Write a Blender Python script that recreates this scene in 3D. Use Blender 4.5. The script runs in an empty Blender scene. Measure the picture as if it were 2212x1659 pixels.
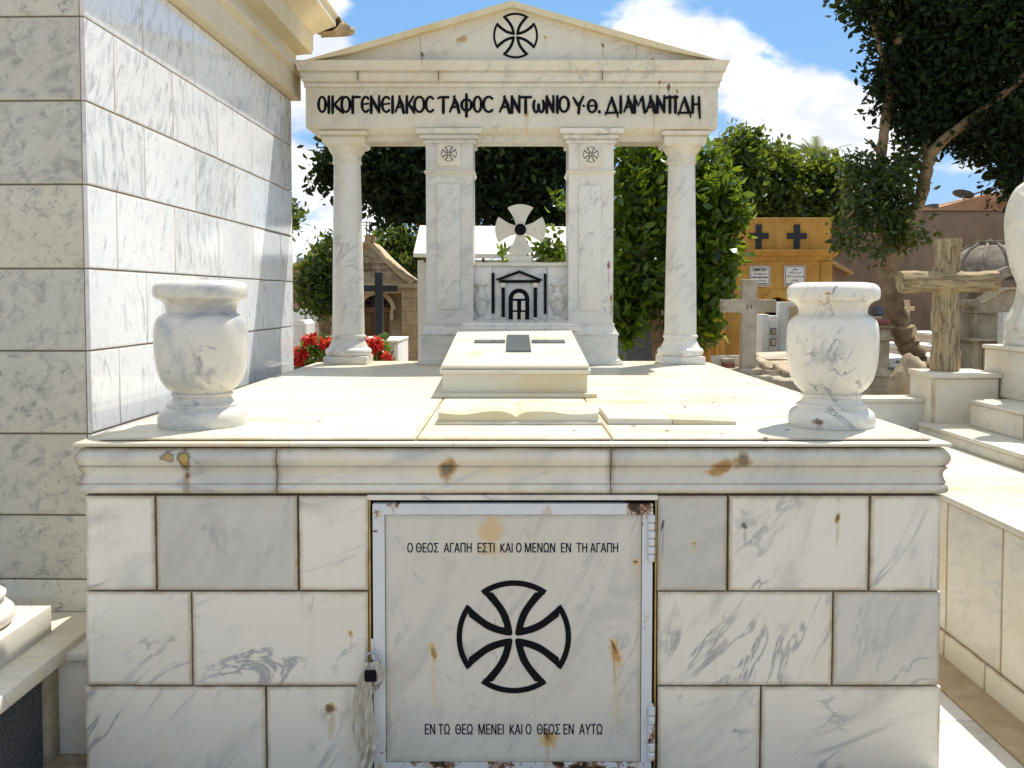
import bpy, bmesh, math, random
import numpy as np
from mathutils import Vector, Matrix
R = math.radians
sc = bpy.context.scene
COL = sc.collection

# ---------------------------------------------------------------- camera
F, CX, CY, ZC, PITCH = 2050.0, 1108.0, 731.5, 1.62, R(2.5)     # focal length and principal point in units of a 2212 px wide frame
cam_d = bpy.data.cameras.new("camera"); cam = bpy.data.objects.new("camera", cam_d); COL.objects.link(cam)
cam_d.sensor_width = 36.0; cam_d.lens = 36.0 * F / 2212.0
cam_d.shift_x = -(CX - 1106) / 2212.0; cam_d.shift_y = -(829.5 - CY) / 2212.0
cam_d.clip_start = 0.05; cam_d.clip_end = 3000
cam.location = (0, 0, ZC); cam.rotation_euler = (R(90) - PITCH, 0, 0)
sc.camera = cam

# ---------------------------------------------------------------- light
SUN = Vector((0.65, 0.80, 2.10)).normalized()                  # towards the sun
sun_el = math.asin(SUN.z); sun_az = math.atan2(SUN.x, SUN.y)
sl = bpy.data.lights.new("sun", 'SUN'); so = bpy.data.objects.new("sun", sl); COL.objects.link(so)
sl.energy = 4.8; sl.angle = R(0.5); sl.color = (1.0, 0.955, 0.88)
so.rotation_euler = (-SUN).to_track_quat('-Z', 'Y').to_euler(); so.location = (8, 10, 25)
sc.view_settings.view_transform = 'Standard'; sc.view_settings.look = 'None'
sc.view_settings.gamma = 1.0; sc.view_settings.exposure = 0.42
sc.view_settings.use_curve_mapping = False
sc.cycles.use_denoising = True
sc.cycles.max_bounces = 8; sc.cycles.diffuse_bounces = 4; sc.cycles.transparent_max_bounces = 12
sc.cycles.sample_clamp_indirect = 8.0


def at(u, v, Y):
    """Point of the place at distance Y seen at (u, v) of the photograph."""
    xc, yc = (u - CX) / F, -(v - CY) / F
    y = math.cos(PITCH) + math.sin(PITCH) * yc
    z = -math.sin(PITCH) + math.cos(PITCH) * yc
    s = Y / y
    return Vector((xc * s, Y, ZC + z * s))
def zv(v, Y): return at(CX, v, Y).z
def xu(u, v, Y): return at(u, v, Y).x


class NT:
    def __init__(s, tree): s.t = tree; s.N = tree.nodes; s.L = tree.links
    def n(s, typ, **kw):
        nd = s.N.new(typ)
        for k, val in kw.items(): setattr(nd, k, val)
        return nd
    def put(s, sock, val):
        if isinstance(val, bpy.types.NodeSocket): s.L.new(val, sock)
        elif val is not None:
            if sock.type == 'RGBA' and len(val) == 3: val = (*val, 1)
            sock.default_value = val
    def math(s, op, a, b=None, clamp=False):
        nd = s.n('ShaderNodeMath', operation=op, use_clamp=clamp); s.put(nd.inputs[0], a)
        if b is not None: s.put(nd.inputs[1], b)
        return nd.outputs[0]
    def vmath(s, op, a, b=None):
        nd = s.n('ShaderNodeVectorMath', operation=op); s.put(nd.inputs[0], a)
        if b is not None: s.put(nd.inputs[1], b)
        return nd.outputs['Value'] if op in ('LENGTH', 'DOT_PRODUCT', 'DISTANCE') else nd.outputs[0]
    def mix(s, f, a, b, mode='MIX'):
        nd = s.n('ShaderNodeMix', data_type='RGBA', blend_type=mode, clamp_factor=True)
        s.put(nd.inputs[0], f); s.put(nd.inputs[6], a); s.put(nd.inputs[7], b); return nd.outputs[2]
    def rng(s, x, a, b, c=0.0, d=1.0, smooth=True):
        nd = s.n('ShaderNodeMapRange', interpolation_type='SMOOTHSTEP' if smooth else 'LINEAR')
        s.put(nd.inputs[0], x)
        for i, q in enumerate((a, b, c, d)): nd.inputs[i + 1].default_value = q
        return nd.outputs[0]
    def noise(s, vec, scale, detail=4, rough=.55, dist=0.0):
        nd = s.n('ShaderNodeTexNoise'); s.put(nd.inputs['Vector'], vec)
        nd.inputs['Scale'].default_value = scale; nd.inputs['Detail'].default_value = detail
        nd.inputs['Roughness'].default_value = rough; nd.inputs['Distortion'].default_value = dist
        return nd.outputs['Fac']
    def map(s, vec, loc=(0, 0, 0), rot=(0, 0, 0), scale=(1, 1, 1), typ='POINT'):
        nd = s.n('ShaderNodeMapping', vector_type=typ); s.put(nd.inputs['Vector'], vec)
        nd.inputs['Location'].default_value = loc; nd.inputs['Rotation'].default_value = rot
        nd.inputs['Scale'].default_value = scale; return nd.outputs[0]
    def pos(s): return s.n('ShaderNodeNewGeometry').outputs['Position']
    def attr(s, name): return s.n('ShaderNodeAttribute', attribute_name=name).outputs['Fac']
    def bump(s, h, strength=.3, dist=.01):
        nd = s.n('ShaderNodeBump'); s.put(nd.inputs['Height'], h)
        nd.inputs['Strength'].default_value = strength; nd.inputs['Distance'].default_value = dist
        return nd.outputs[0]


def newmat(name):
    m = bpy.data.materials.new(name); m.use_nodes = True
    t = NT(m.node_tree); b = m.node_tree.nodes['Principled BSDF']
    return m, t, b

# ---------------------------------------------------------------- sky: physical sky with broken cumulus
def make_world():
    w = bpy.data.worlds.new("World"); sc.world = w; w.use_nodes = True
    t = NT(w.node_tree); bg = t.N['Background']
    sky = t.n('ShaderNodeTexSky', sky_type='NISHITA'); sky.sun_disc = False
    sky.sun_elevation = sun_el; sky.sun_rotation = sun_az; sky.air_density = 1.0; sky.dust_density = 0.8; sky.ozone_density = 1.3
    d = t.n('ShaderNodeTexCoord').outputs['Generated']
    dn = t.vmath('NORMALIZE', d)
    p = t.map(dn, scale=(1.0, 1.0, 1.9))
    n1 = t.noise(p, 7.5, 11, .56, .25)
    n2 = t.noise(t.map(dn, loc=(3.1, 1.2, .4), scale=(1, 1, 2.4)), 2.6, 4, .5)
    cov = t.math('MULTIPLY', t.math('SUBTRACT', n2, .5), .9)
    sep = t.n('ShaderNodeSeparateXYZ'); t.put(sep.inputs[0], dn); el = sep.outputs['Z']
    cov = t.math('ADD', cov, t.math('ADD', t.rng(el, .02, .27, .12, -.06), t.rng(el, .32, .6, 0, .16)))  # high-elevation term: extra unseen cloud added overhead to whiten the fill light
    blobs = [(1400, 70, 6.0, .21), (1480, 170, 5.4, .20), (1740, 175, 5.2, .26), (1850, 260, 5, .19), (1690, 290, 6, .10), (1640, 28, 2.4, .18),
             (728, 92, 3.6, .30), (690, 400, 7, .16), (1000, 40, 7.5, -.26), (880, 60, 5, -.22), (1760, 40, 5.0, -.24),
             (1920, 110, 4, -.22), (1890, 330, 4.0, .12), (2080, 370, 4.5, -.10), (1575, 230, 2.2, -.12), (2100, 310, 3, .1)]
    for u, v, rad, amp in blobs:
        q = (at(u, v, 1) - Vector((0, 0, ZC))).normalized()
        dot = t.vmath('DOT_PRODUCT', dn, tuple(q))
        cov = t.math('ADD', cov, t.rng(dot, math.cos(R(rad)), 1.0, 0.0, amp))
    x = t.math('ADD', n1, cov)
    mask = t.rng(x, .505, .66)
    shade = t.noise(t.map(dn, loc=(.2, 0, .025), scale=(1, 1, 2.2)), 9, 7, .55, .3)
    ccol = t.mix(t.rng(shade, .40, .66), (8.8, 9.2, 9.9), (14.2, 14.1, 13.8))
    haze = t.rng(el, .0, .22, .34, 0)
    skyc = t.mix(t.rng(el, .0, .30, .45, .16), sky.outputs[0], (8.2, 9.4, 11.0))
    skyc = t.mix(.52, skyc, (1.7, 5.6, 11.5))
    c = t.mix(mask, skyc, ccol)
    t.put(bg.inputs[0], c); bg.inputs[1].default_value = 0.075
make_world()

# ---------------------------------------------------------------- materials
def marble(name, base=(.77, .725, .625), grey=(.41, .405, .385), warm=(.70, .60, .42), dark=(.30, .31, .33), cloud=.55, vein=.6, warmth=.35,
           rough=.30, scale=1.0, stretch=3.0, edge=(.42, .33, .20), edge_amt=.8, stains=(), spec=.5, spots=.0, axis=(0.25, 1, .15), tint=.12, flow=.75, wst=(1, 1, 1), streak=0.0, drip=0.0):
    m, t, b = newmat(name)
    P = t.pos(); sid = t.attr('sid')
    off = t.n('ShaderNodeCombineXYZ')
    for i, k in enumerate((7.31, 3.17, 11.71)): t.put(off.inputs[i], t.math('MULTIPLY', sid, k))
    p = t.vmath('ADD', P, off.outputs[0])
    rot = t.n('ShaderNodeVectorRotate', rotation_type='AXIS_ANGLE'); t.put(rot.inputs['Vector'], p); rot.inputs['Axis'].default_value = axis
    t.put(rot.inputs['Angle'], t.math('ADD', t.math('MULTIPLY', t.math('SINE', t.math('MULTIPLY', sid, 37.0)), .45), flow))
    ps = t.map(rot.outputs[0], scale=(1, 1, stretch))
    n1 = t.noise(ps, 2.2 * scale, 9, .62, .55)
    var = t.math('SINE', t.math('MULTIPLY', sid, 91.0))
    c = t.mix(t.math('MULTIPLY', t.rng(t.math('ADD', n1, t.math('MULTIPLY', var, .045)), .47, .80), cloud), base, grey)
    n2 = t.noise(ps, 1.5 * scale, 6, .6, 1.3)
    rid = t.rng(t.math('ABSOLUTE', t.math('SUBTRACT', n2, .5)), 0.0, .030, 1.0, 0.0)
    msk = t.rng(t.noise(p, 3.1 * scale, 4), .46, .66)
    c = t.mix(t.math('MULTIPLY', t.math('MULTIPLY', rid, msk), vein), c, dark)
    n3 = t.noise(t.map(p, loc=(5, 2, 8), scale=wst), 1.7, 6, .6, .4)
    c = t.mix(t.math('MULTIPLY', t.rng(n3, .46, .78), warmth), c, warm)
    c = t.mix(t.math('MULTIPLY', t.rng(var, -.2, 1.0), tint * 2.4), c, (.42, .415, .385))
    if streak:
        sn = t.noise(t.map(rot.outputs[0], loc=(1.7, 4.1, 2.2), scale=(.55, 1, 4.6)), 4.2 * scale, 7, .62, .9)
        sm = t.rng(t.noise(t.map(p, loc=(9, 4, 2)), 2.3 * scale, 3), .40, .62)
        c = t.mix(t.math('MULTIPLY', t.math('MULTIPLY', t.rng(sn, .54, .72), sm), streak), c, grey)
    if drip:
        dn = t.noise(t.map(P, scale=(16, 16, .55)), 1.6, 6, .7)
        c = t.mix(t.math('MULTIPLY', t.rng(dn, .52, .78), drip), c, (.46, .37, .22))
    g = t.noise(p, 260, 2, .6)
    c = t.mix(t.rng(g, .3, .7, 0, .16), c, t.mix(.25, c, (.2, .2, .2)))
    if spots:
        s1 = t.noise(t.map(p, loc=(2, 9, 1)), 16, 3, .5); c = t.mix(t.rng(s1, .72, .76, 0, spots), c, (.22, .12, .06))
        s2 = t.noise(t.map(p, loc=(7, 3, 5)), 3.2, 6, .65, .8); c = t.mix(t.rng(s2, .58, .72, 0, spots * .75), c, (.62, .44, .20))
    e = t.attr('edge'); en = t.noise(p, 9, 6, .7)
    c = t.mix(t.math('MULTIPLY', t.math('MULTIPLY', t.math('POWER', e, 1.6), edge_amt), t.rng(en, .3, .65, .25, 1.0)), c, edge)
    rgh = rough
    for st in stains:
        (sx, sy, sz), (rx, rz), ang, core, halo, amt = st
        mp = t.map(P, loc=(sx, sy, sz), rot=(0, ang, 0), scale=(rx, 4.0, rz), typ='TEXTURE')
        nn = t.math('MULTIPLY', t.math('SUBTRACT', t.noise(P, .9 / max(min(rx, rz), .004), 5, .65), .5), 1.5)
        dd = t.math('ADD', t.vmath('LENGTH', mp), nn)
        col = t.mix(t.rng(dd, .35, .6), core, halo)
        if amt > .75 and rx < .03:                               # the run below a rust spot
            mr = t.map(P, loc=(sx + rx * .15, sy, sz - rz * 2.1), rot=(0, ang * .15, 0), scale=(rx * .75, 4.0, rz * 2.6), typ='TEXTURE')
            c = t.mix(t.rng(t.math('ADD', t.vmath('LENGTH', mr), nn), 1.0, .3, 0, .38), c, halo)
        c = t.mix(t.rng(dd, 1.0, .55, 0, amt), c, col)
    t.put(b.inputs['Base Color'], c)
    b.inputs['Specular IOR Level'].default_value = spec
    t.put(b.inputs['Roughness'], t.math('ADD', rough, t.math('MULTIPLY', t.math('SUBTRACT', n3, .5), .25)))
    t.put(b.inputs['Normal'], t.bump(t.math('ADD', t.math('MULTIPLY', g, .25), t.noise(p, 30, 5, .6)), .06, .004))
    return m


def stone(name, c1, c2, c3=None, scale=6, bump=.5, rough=.9, blocks=None, streak=0.0, dirt=(.10, .075, .05), dirt_amt=.35):
    m, t, b = newmat(name)
    P = t.pos(); sid = t.attr('sid')
    off = t.n('ShaderNodeCombineXYZ')
    for i, k in enumerate((3.3, 5.1, 2.7)): t.put(off.inputs[i], t.math('MULTIPLY', sid, k))
    p = t.vmath('ADD', P, off.outputs[0])
    n1 = t.noise(p, scale, 8, .65, .4); n2 = t.noise(t.map(p, loc=(4, 1, 7)), scale * .3, 5, .6)
    c = t.mix(t.rng(n1, .32, .68), c1, c2)
    if c3: c = t.mix(t.rng(n2, .45, .68), c, c3)
    d = t.noise(t.map(p, scale=(1, 1, .22 if streak else .8)), scale * (1.6 if streak else .8), 6, .7)
    c = t.mix(t.rng(d, .50, .74, 0, dirt_amt + streak), c, dirt)
    fine = t.noise(p, scale * 14, 4, .7)
    c = t.mix(t.rng(fine, .3, .7, 0, .3), c, t.mix(.45, c, (.03, .025, .02)))
    h = t.math('ADD', n1, t.math('MULTIPLY', fine, .35))
    if blocks:
        bw, bh = blocks
        br = t.n('ShaderNodeTexBrick'); s2 = t.n('ShaderNodeSeparateXYZ'); t.put(s2.inputs[0], P)
        cb = t.n('ShaderNodeCombineXYZ'); t.put(cb.inputs[0], s2.outputs[0]); t.put(cb.inputs[1], s2.outputs[2])
        t.put(br.inputs['Vector'], cb.outputs[0]); br.inputs['Scale'].default_value = 1; br.inputs['Brick Width'].default_value = bw
        br.inputs['Row Height'].default_value = bh; br.inputs['Mortar Size'].default_value = .006; br.inputs['Mortar Smooth'].default_value = .4
        c = t.mix(t.math('MULTIPLY', br.outputs['Fac'], .6), c, (.14, .10, .06)); h = t.math('SUBTRACT', h, br.outputs['Fac'])
    t.put(b.inputs['Base Color'], c); b.inputs['Roughness'].default_value = rough; b.inputs['Specular IOR Level'].default_value = .25
    t.put(b.inputs['Normal'], t.bump(h, bump, .02))
    return m


def plain(name, col, rough=.5, metal=0.0, vary=.25, scale=20, spec=.4):
    m, t, b = newmat(name)
    n1 = t.noise(t.pos(), scale, 5, .65)
    t.put(b.inputs['Base Color'], t.mix(t.rng(n1, .35, .7, 0, vary), col, tuple(c * .45 for c in col)))
    b.inputs['Roughness'].default_value = rough; b.inputs['Metallic'].default_value = metal; b.inputs['Specular IOR Level'].default_value = spec
    t.put(b.inputs['Normal'], t.bump(n1, .15, .004))
    return m


def leafmat(name, dark, light, tip, trans=.35, rough=.35, spec=.5):
    m, t, b = newmat(name)
    sid = t.attr('sid')
    c = t.mix(t.rng(sid, 0, .75), dark, light); c = t.mix(t.rng(sid, .86, 1.0), c, tip)
    t.put(b.inputs['Base Color'], c); b.inputs['Roughness'].default_value = rough; b.inputs['Specular IOR Level'].default_value = spec
    tr = t.n('ShaderNodeBsdfTranslucent'); t.put(tr.inputs[0], t.mix(.40, c, (.38, .46, .02)))
    ms = t.n('ShaderNodeMixShader'); ms.inputs[0].default_value = trans
    out = t.N['Material Output']
    t.L.new(b.outputs[0], ms.inputs[1]); t.L.new(tr.outputs[0], ms.inputs[2]); t.L.new(ms.outputs[0], out.inputs[0])
    return m

def rustpaint(name):
    m, t, b = newmat(name); P = t.pos(); e = t.attr('edge')
    n1 = t.noise(P, 18, 7, .7); n2 = t.noise(t.map(P, scale=(1, 1, .3)), 30, 5, .6)
    c = t.mix(t.rng(t.noise(P, 3, 4), .4, .7, 0, .5), (.64, .66, .665), (.54, .55, .54))
    c = t.mix(t.rng(t.math('ADD', n2, t.math('MULTIPLY', e, .08)), .62, .74, 0, .6), c, (.50, .30, .10))
    r = t.math('ADD', n1, t.math('MULTIPLY', e, .17))
    c = t.mix(t.rng(r, .69, .73), c, (.20, .085, .03)); c = t.mix(t.rng(r, .755, .78), c, (.02, .014, .01))
    t.put(b.inputs['Base Color'], c); b.inputs['Roughness'].default_value = .45
    t.put(b.inputs['Normal'], t.bump(n1, .2, .003)); return m

BR, ORG, HAL = (.10, .055, .02), (.40, .24, .07), (.60, .44, .22)
def st(u, v, Y, ru, rv, ang=0, core=BR, halo=HAL, amt=.9):
    p = at(u, v, Y); k = Y / F
    return ((p.x, p.y, p.z), (ru * k, rv * k), ang, core, halo, amt)

GREY = (.20, .21, .21)
M = {}
M['facing'] = marble('facing marble', stains=[st(1500, 1175, 3.16, 9, 6, .5, ORG, HAL), st(1810, 1120, 3.16, 7, 15, .3, BR, ORG), st(1609, 1137, 3.16, 7, 11, -.5, (.05, .05, .05), GREY),
    st(1432, 1135, 3.16, 4, 18, .2, (.03, .03, .02), (.12, .10, .08)), st(713, 1532, 3.16, 15, 18, .7, BR, ORG), st(757, 1370, 3.16, 6, 11, -.3, ORG, HAL), st(1735, 1355, 3.16, 9, 15, 0, GREY, (.4, .4, .38), .6),
    st(640, 1215, 3.16, 5, 18, 0, ORG, HAL, .7)], warmth=.45, cloud=1.1, vein=.9, stretch=2.6, tint=.24, streak=.75, drip=.16, edge=(.38, .29, .17), edge_amt=.85)
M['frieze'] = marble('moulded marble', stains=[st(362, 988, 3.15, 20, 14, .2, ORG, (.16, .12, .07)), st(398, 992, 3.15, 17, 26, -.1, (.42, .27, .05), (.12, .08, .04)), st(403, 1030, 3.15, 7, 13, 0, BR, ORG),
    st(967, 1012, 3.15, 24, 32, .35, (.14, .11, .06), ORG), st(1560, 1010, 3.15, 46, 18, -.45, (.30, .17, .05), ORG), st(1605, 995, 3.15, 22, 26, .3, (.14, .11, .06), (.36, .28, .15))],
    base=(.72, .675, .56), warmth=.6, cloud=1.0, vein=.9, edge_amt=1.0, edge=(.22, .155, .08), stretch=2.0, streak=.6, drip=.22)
M['door_marble'] = marble('door marble', stains=[st(1058, 1150, 3.14, 34, 40, 0, (.62, .42, .18), HAL, .75), st(1060, 1190, 3.14, 40, 26, .2, HAL, (.68, .58, .42), .6), st(935, 1412, 3.14, 11, 30, -.25, (.30, .17, .05), HAL),
    st(1331, 1413, 3.14, 15, 46, -.3, (.45, .24, .06), HAL), st(1327, 1400, 3.14, 4, 22, -.4, (.08, .04, .02), (.2, .1, .03)), st(1186, 1600, 3.14, 30, 24, .3, (.52, .34, .14), HAL), st(1182, 1590, 3.14, 9, 20, -.4, (.14, .09, .05), ORG),
    st(1375, 1215, 3.14, 12, 10, .3, BR, HAL), st(1050, 1650, 3.14, 8, 20, 0, HAL, HAL, .5)], base=(.70, .665, .575), cloud=.75, vein=.7, warmth=.25, edge_amt=.5, stretch=2.2, scale=1.5, rough=.22, streak=.7, drip=.12)
M['floor'] = marble('slab marble', base=(.63, .59, .475), warm=(.60, .47, .22), warmth=1.0, wst=(.5, 2.2, 1), cloud=.18, vein=.2, spots=.8, edge=(.40, .25, .12), edge_amt=.7, rough=.4, axis=(0, 0, 1), tint=.02)
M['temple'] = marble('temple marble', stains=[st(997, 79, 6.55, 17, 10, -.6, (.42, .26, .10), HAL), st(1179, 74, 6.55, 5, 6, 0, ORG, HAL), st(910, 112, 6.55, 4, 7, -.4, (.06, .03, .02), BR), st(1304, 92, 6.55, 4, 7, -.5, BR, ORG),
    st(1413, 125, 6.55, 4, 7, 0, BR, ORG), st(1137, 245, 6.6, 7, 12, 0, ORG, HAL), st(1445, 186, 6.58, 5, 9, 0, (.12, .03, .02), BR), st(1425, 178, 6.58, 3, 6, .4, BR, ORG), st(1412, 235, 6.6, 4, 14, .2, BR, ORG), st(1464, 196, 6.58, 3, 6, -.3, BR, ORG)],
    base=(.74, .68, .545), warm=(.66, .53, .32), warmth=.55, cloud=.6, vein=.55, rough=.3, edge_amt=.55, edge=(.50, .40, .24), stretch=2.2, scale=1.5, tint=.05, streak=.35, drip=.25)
M['column'] = marble('column marble', base=(.75, .71, .62), cloud=.75, vein=.7, warmth=.25, scale=2.3, stretch=2.2, rough=.3, edge_amt=.3, streak=.55, drip=.10, stains=[st(1315, 573, 6.62, 4, 12, 0, (.14, .03, .02), (.3, .08, .03)), st(1321, 645, 6.62, 4, 12, 0, BR, ORG)])
M['urn'] = marble('urn marble', base=(.74, .70, .605), grey=(.36, .375, .39), cloud=1.5, vein=1.0, warmth=.35, scale=2.2, stretch=.9, rough=.28, dark=(.20, .21, .24), edge_amt=0, streak=.8, drip=.08,
    stains=[st(1775, 914, 3.34, 13, 9, 0, (.13, .045, .03), (.25, .12, .07)), st(1778, 634, 3.4, 8, 4, 0, (.3, .17, .08), HAL)])
M['panel_marble'] = marble('panel marble', base=(.71, .69, .63), cloud=.8, vein=.6, warmth=.1, scale=1.8, rough=.2, edge_amt=.25)
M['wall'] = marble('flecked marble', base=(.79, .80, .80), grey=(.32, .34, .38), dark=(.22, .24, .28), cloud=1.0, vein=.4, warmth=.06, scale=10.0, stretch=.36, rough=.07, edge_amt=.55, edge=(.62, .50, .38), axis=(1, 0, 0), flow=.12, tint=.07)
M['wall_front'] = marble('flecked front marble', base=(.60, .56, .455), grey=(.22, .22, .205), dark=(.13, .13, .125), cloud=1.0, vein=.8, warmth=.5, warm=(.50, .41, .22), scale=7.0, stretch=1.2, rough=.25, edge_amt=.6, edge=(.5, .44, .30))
M['cornice'] = marble('cream stone', base=(.72, .61, .38), grey=(.56, .46, .27), warm=(.62, .43, .16), warmth=.85, cloud=.6, vein=.3, rough=.6, edge_amt=.2, spots=.25)
M['steps'] = marble('cream marble', base=(.73, .68, .56), warm=(.66, .52, .30), warmth=.75, cloud=.55, vein=.5, scale=2.2, rough=.35, edge=(.36, .24, .12), edge_amt=.8, spots=.4, axis=(1, 0, 0))
M['mortar'] = plain('grimy mortar', (.16, .115, .065), .95, vary=.7, scale=40)
M['black'] = plain('black paint', (.007, .007, .010), .8, vary=.3, scale=60, spec=.12)
M['joint'] = plain('joint filler', (.50, .43, .34), .9, vary=.4, scale=60)
M['ink'] = plain('navy ink', (.006, .008, .022), .8, vary=.2, scale=60, spec=.12)
M['void'] = plain('dark recess', (.006, .006, .006), .95, vary=.1)
M['glass'] = plain('polished black granite', (.10, .115, .115), .12, vary=.3, scale=90, spec=.9)
M['brass'] = plain('tarnished brass', (.50, .36, .12), .45, metal=.8, vary=.6)
M['rustpaint'] = rustpaint('rusty white paint')
M['steel'] = plain('steel', (.55, .55, .55), .3, metal=1.0)
M['iron'] = plain('rusted iron', (.12, .06, .03), .8, vary=.7, scale=80)
M['ochre'] = stone('ochre plaster', (.46, .235, .045), (.57, .315, .075), (.39, .19, .04), 3, .35, .85, dirt=(.26, .12, .03), dirt_amt=.45, streak=.15)
M['brown_wall'] = stone('brown render', (.215, .148, .10), (.25, .172, .118), (.185, .125, .085), 2.5, .1, .95, streak=.25, dirt=(.13, .085, .06))
M['peach_wall'] = stone('peach render', (.44, .25, .135), (.52, .30, .17), (.40, .225, .12), 1.2, .1, .95, streak=.2, dirt=(.30, .15, .08))
M['chapel'] = stone('tan limestone blocks', (.44, .30, .15), (.58, .42, .24), (.32, .21, .10), 4.0, .6, .95, blocks=(.36, .23), dirt=(.13, .08, .035))
M['chapel_trim'] = stone('tan limestone', (.54, .41, .24), (.66, .52, .33), (.44, .32, .18), 5, .4, .9, dirt=(.14, .09, .05))
M['weathered'] = stone('weathered limestone', (.36, .285, .18), (.52, .43, .30), (.27, .21, .13), 9, .7, .95)
M['dome'] = stone('cracked grey stone', (.20, .165, .125), (.36, .30, .23), (.15, .115, .085), 7, .9, .95, dirt=(.045, .035, .03), dirt_amt=.6)
M['concrete'] = stone('stained concrete', (.42, .36, .27), (.56, .49, .38), (.32, .26, .18), 8, .4, .95, dirt=(.06, .045, .03), dirt_amt=.55)
M['dark_stone'] = stone('dark basalt', (.07, .075, .08), (.13, .135, .14), None, 12, .5, .8)
M['slate'] = plain('black slate', (.014, .019, .024), .6, vary=.5, scale=30)
M['granite'] = stone('grey pebble dash', (.06, .064, .066), (.26, .27, .275), None, 110, 1.0, .8, dirt_amt=.1)
M['whitewash'] = stone('whitewashed plaster', (.70, .68, .62), (.78, .76, .70), (.62, .57, .46), 3, .15, .9, dirt=(.45, .38, .26), dirt_amt=.3)
M['roofwhite'] = stone('whitewashed roof', (.72, .69, .61), (.80, .77, .70), (.66, .60, .48), 2.5, .2, .9, dirt=(.50, .40, .26), dirt_amt=.35)
M['statue'] = marble('statue marble', base=(.72, .68, .57), grey=(.46, .42, .33), warm=(.60, .46, .24), warmth=.6, cloud=.7, vein=.25, scale=3, rough=.55, edge_amt=0)
M['woodbrown'] = stone('old brown door wood', (.13, .065, .022), (.21, .11, .04), None, 14, .3, .6, streak=.3)
M['redstone'] = stone('red granite', (.22, .07, .05), (.32, .12, .09), None, 30, .3, .6)
M['ground'] = stone('dusty ground', (.36, .29, .20), (.46, .38, .27), (.30, .24, .16), 1.3, .4, 1.0)
M['paving'] = marble('paving marble', base=(.74, .70, .62), warm=(.62, .48, .28), warmth=.7, cloud=.4, vein=.3, rough=.5, spots=.5, edge_amt=.5, axis=(0, 0, 1))
M['paving_tan'] = stone('tan stone paving', (.42, .31, .18), (.52, .40, .25), None, 5, .2, .8)
M['bark'] = stone('ficus bark', (.27, .18, .095), (.42, .30, .17), (.15, .095, .05), 9, .9, .95, dirt=(.05, .03, .015), dirt_amt=.5)
M['twig'] = plain('green brown twig', (.16, .12, .05), .8)
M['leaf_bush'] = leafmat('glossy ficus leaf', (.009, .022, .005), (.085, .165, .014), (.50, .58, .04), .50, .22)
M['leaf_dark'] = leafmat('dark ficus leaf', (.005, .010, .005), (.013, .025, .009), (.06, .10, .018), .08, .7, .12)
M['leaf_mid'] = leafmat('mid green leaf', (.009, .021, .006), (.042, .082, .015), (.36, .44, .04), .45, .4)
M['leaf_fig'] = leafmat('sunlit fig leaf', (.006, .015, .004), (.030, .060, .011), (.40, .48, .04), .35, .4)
M['leaf_palm'] = leafmat('palm leaf', (.08, .10, .05), (.16, .18, .09), (.3, .3, .18), .25, .5)
M['petal'] = leafmat('red petal', (.50, .008, .018), (.78, .020, .035), (.90, .10, .09), .25, .6)
M['leaf_ger'] = leafmat('geranium leaf', (.04, .09, .015), (.10, .19, .03), (.38, .42, .06), .35, .4)
M['dryleaf'] = plain('dry leaf', (.22, .10, .035), .9, vary=.6, scale=90)
M['plaque'] = plain('white enamel', (.74, .70, .62), .4, vary=.12)
M['cable'] = plain('galvanised metal', (.30, .34, .36), .5, metal=.5)

def logmat():
    m, t, b = newmat('carved log stone'); P = t.pos()
    rot = t.attr('edge')          # 1 on the cross bar, so the grain follows each log
    pv = t.map(P, scale=(1, 1, .10)); ph = t.map(P, scale=(.10, 1, 1))
    n = t.math('ADD', t.math('MULTIPLY', t.noise(pv, 50, 8, .66, .6), t.math('SUBTRACT', 1.0, rot)), t.math('MULTIPLY', t.noise(ph, 46, 8, .66, .6), rot))
    n2 = t.noise(P, 7, 5, .6); n3 = t.noise(t.map(P, loc=(3, 3, 3)), 22, 5, .7)
    c = t.mix(t.rng(n, .34, .64), (.14, .10, .052), (.43, .345, .215)); c = t.mix(t.rng(n2, .48, .70, 0, .8), c, (.44, .31, .15))
    c = t.mix(t.rng(n3, .62, .72, 0, .75), c, (.10, .065, .03))
    t.put(b.inputs['Base Color'], c); b.inputs['Roughness'].default_value = .9; b.inputs['Specular IOR Level'].default_value = .2
    t.put(b.inputs['Normal'], t.bump(t.math('ADD', n, t.math('MULTIPLY', n3, .5)), .5, .010)); return m
M['logstone'] = logmat()
def bagmat():
    m, t, b = newmat('thin plastic film'); P = t.pos()
    n = t.noise(t.map(P, scale=(1, 1, .25)), 60, 5, .6)
    t.put(b.inputs['Base Color'], t.mix(t.rng(n, .4, .65), (.74, .72, .64), (.52, .45, .32))); b.inputs['Roughness'].default_value = .35
    tr = t.n('ShaderNodeBsdfTranslucent'); tr.inputs[0].default_value = (.75, .73, .66, 1)
    ms = t.n('ShaderNodeMixShader'); ms.inputs[0].default_value = .4
    t.L.new(b.outputs[0], ms.inputs[1]); t.L.new(tr.outputs[0], ms.inputs[2]); t.L.new(ms.outputs[0], t.N['Material Output'].inputs[0]); return m
M['bag'] = bagmat()

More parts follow.
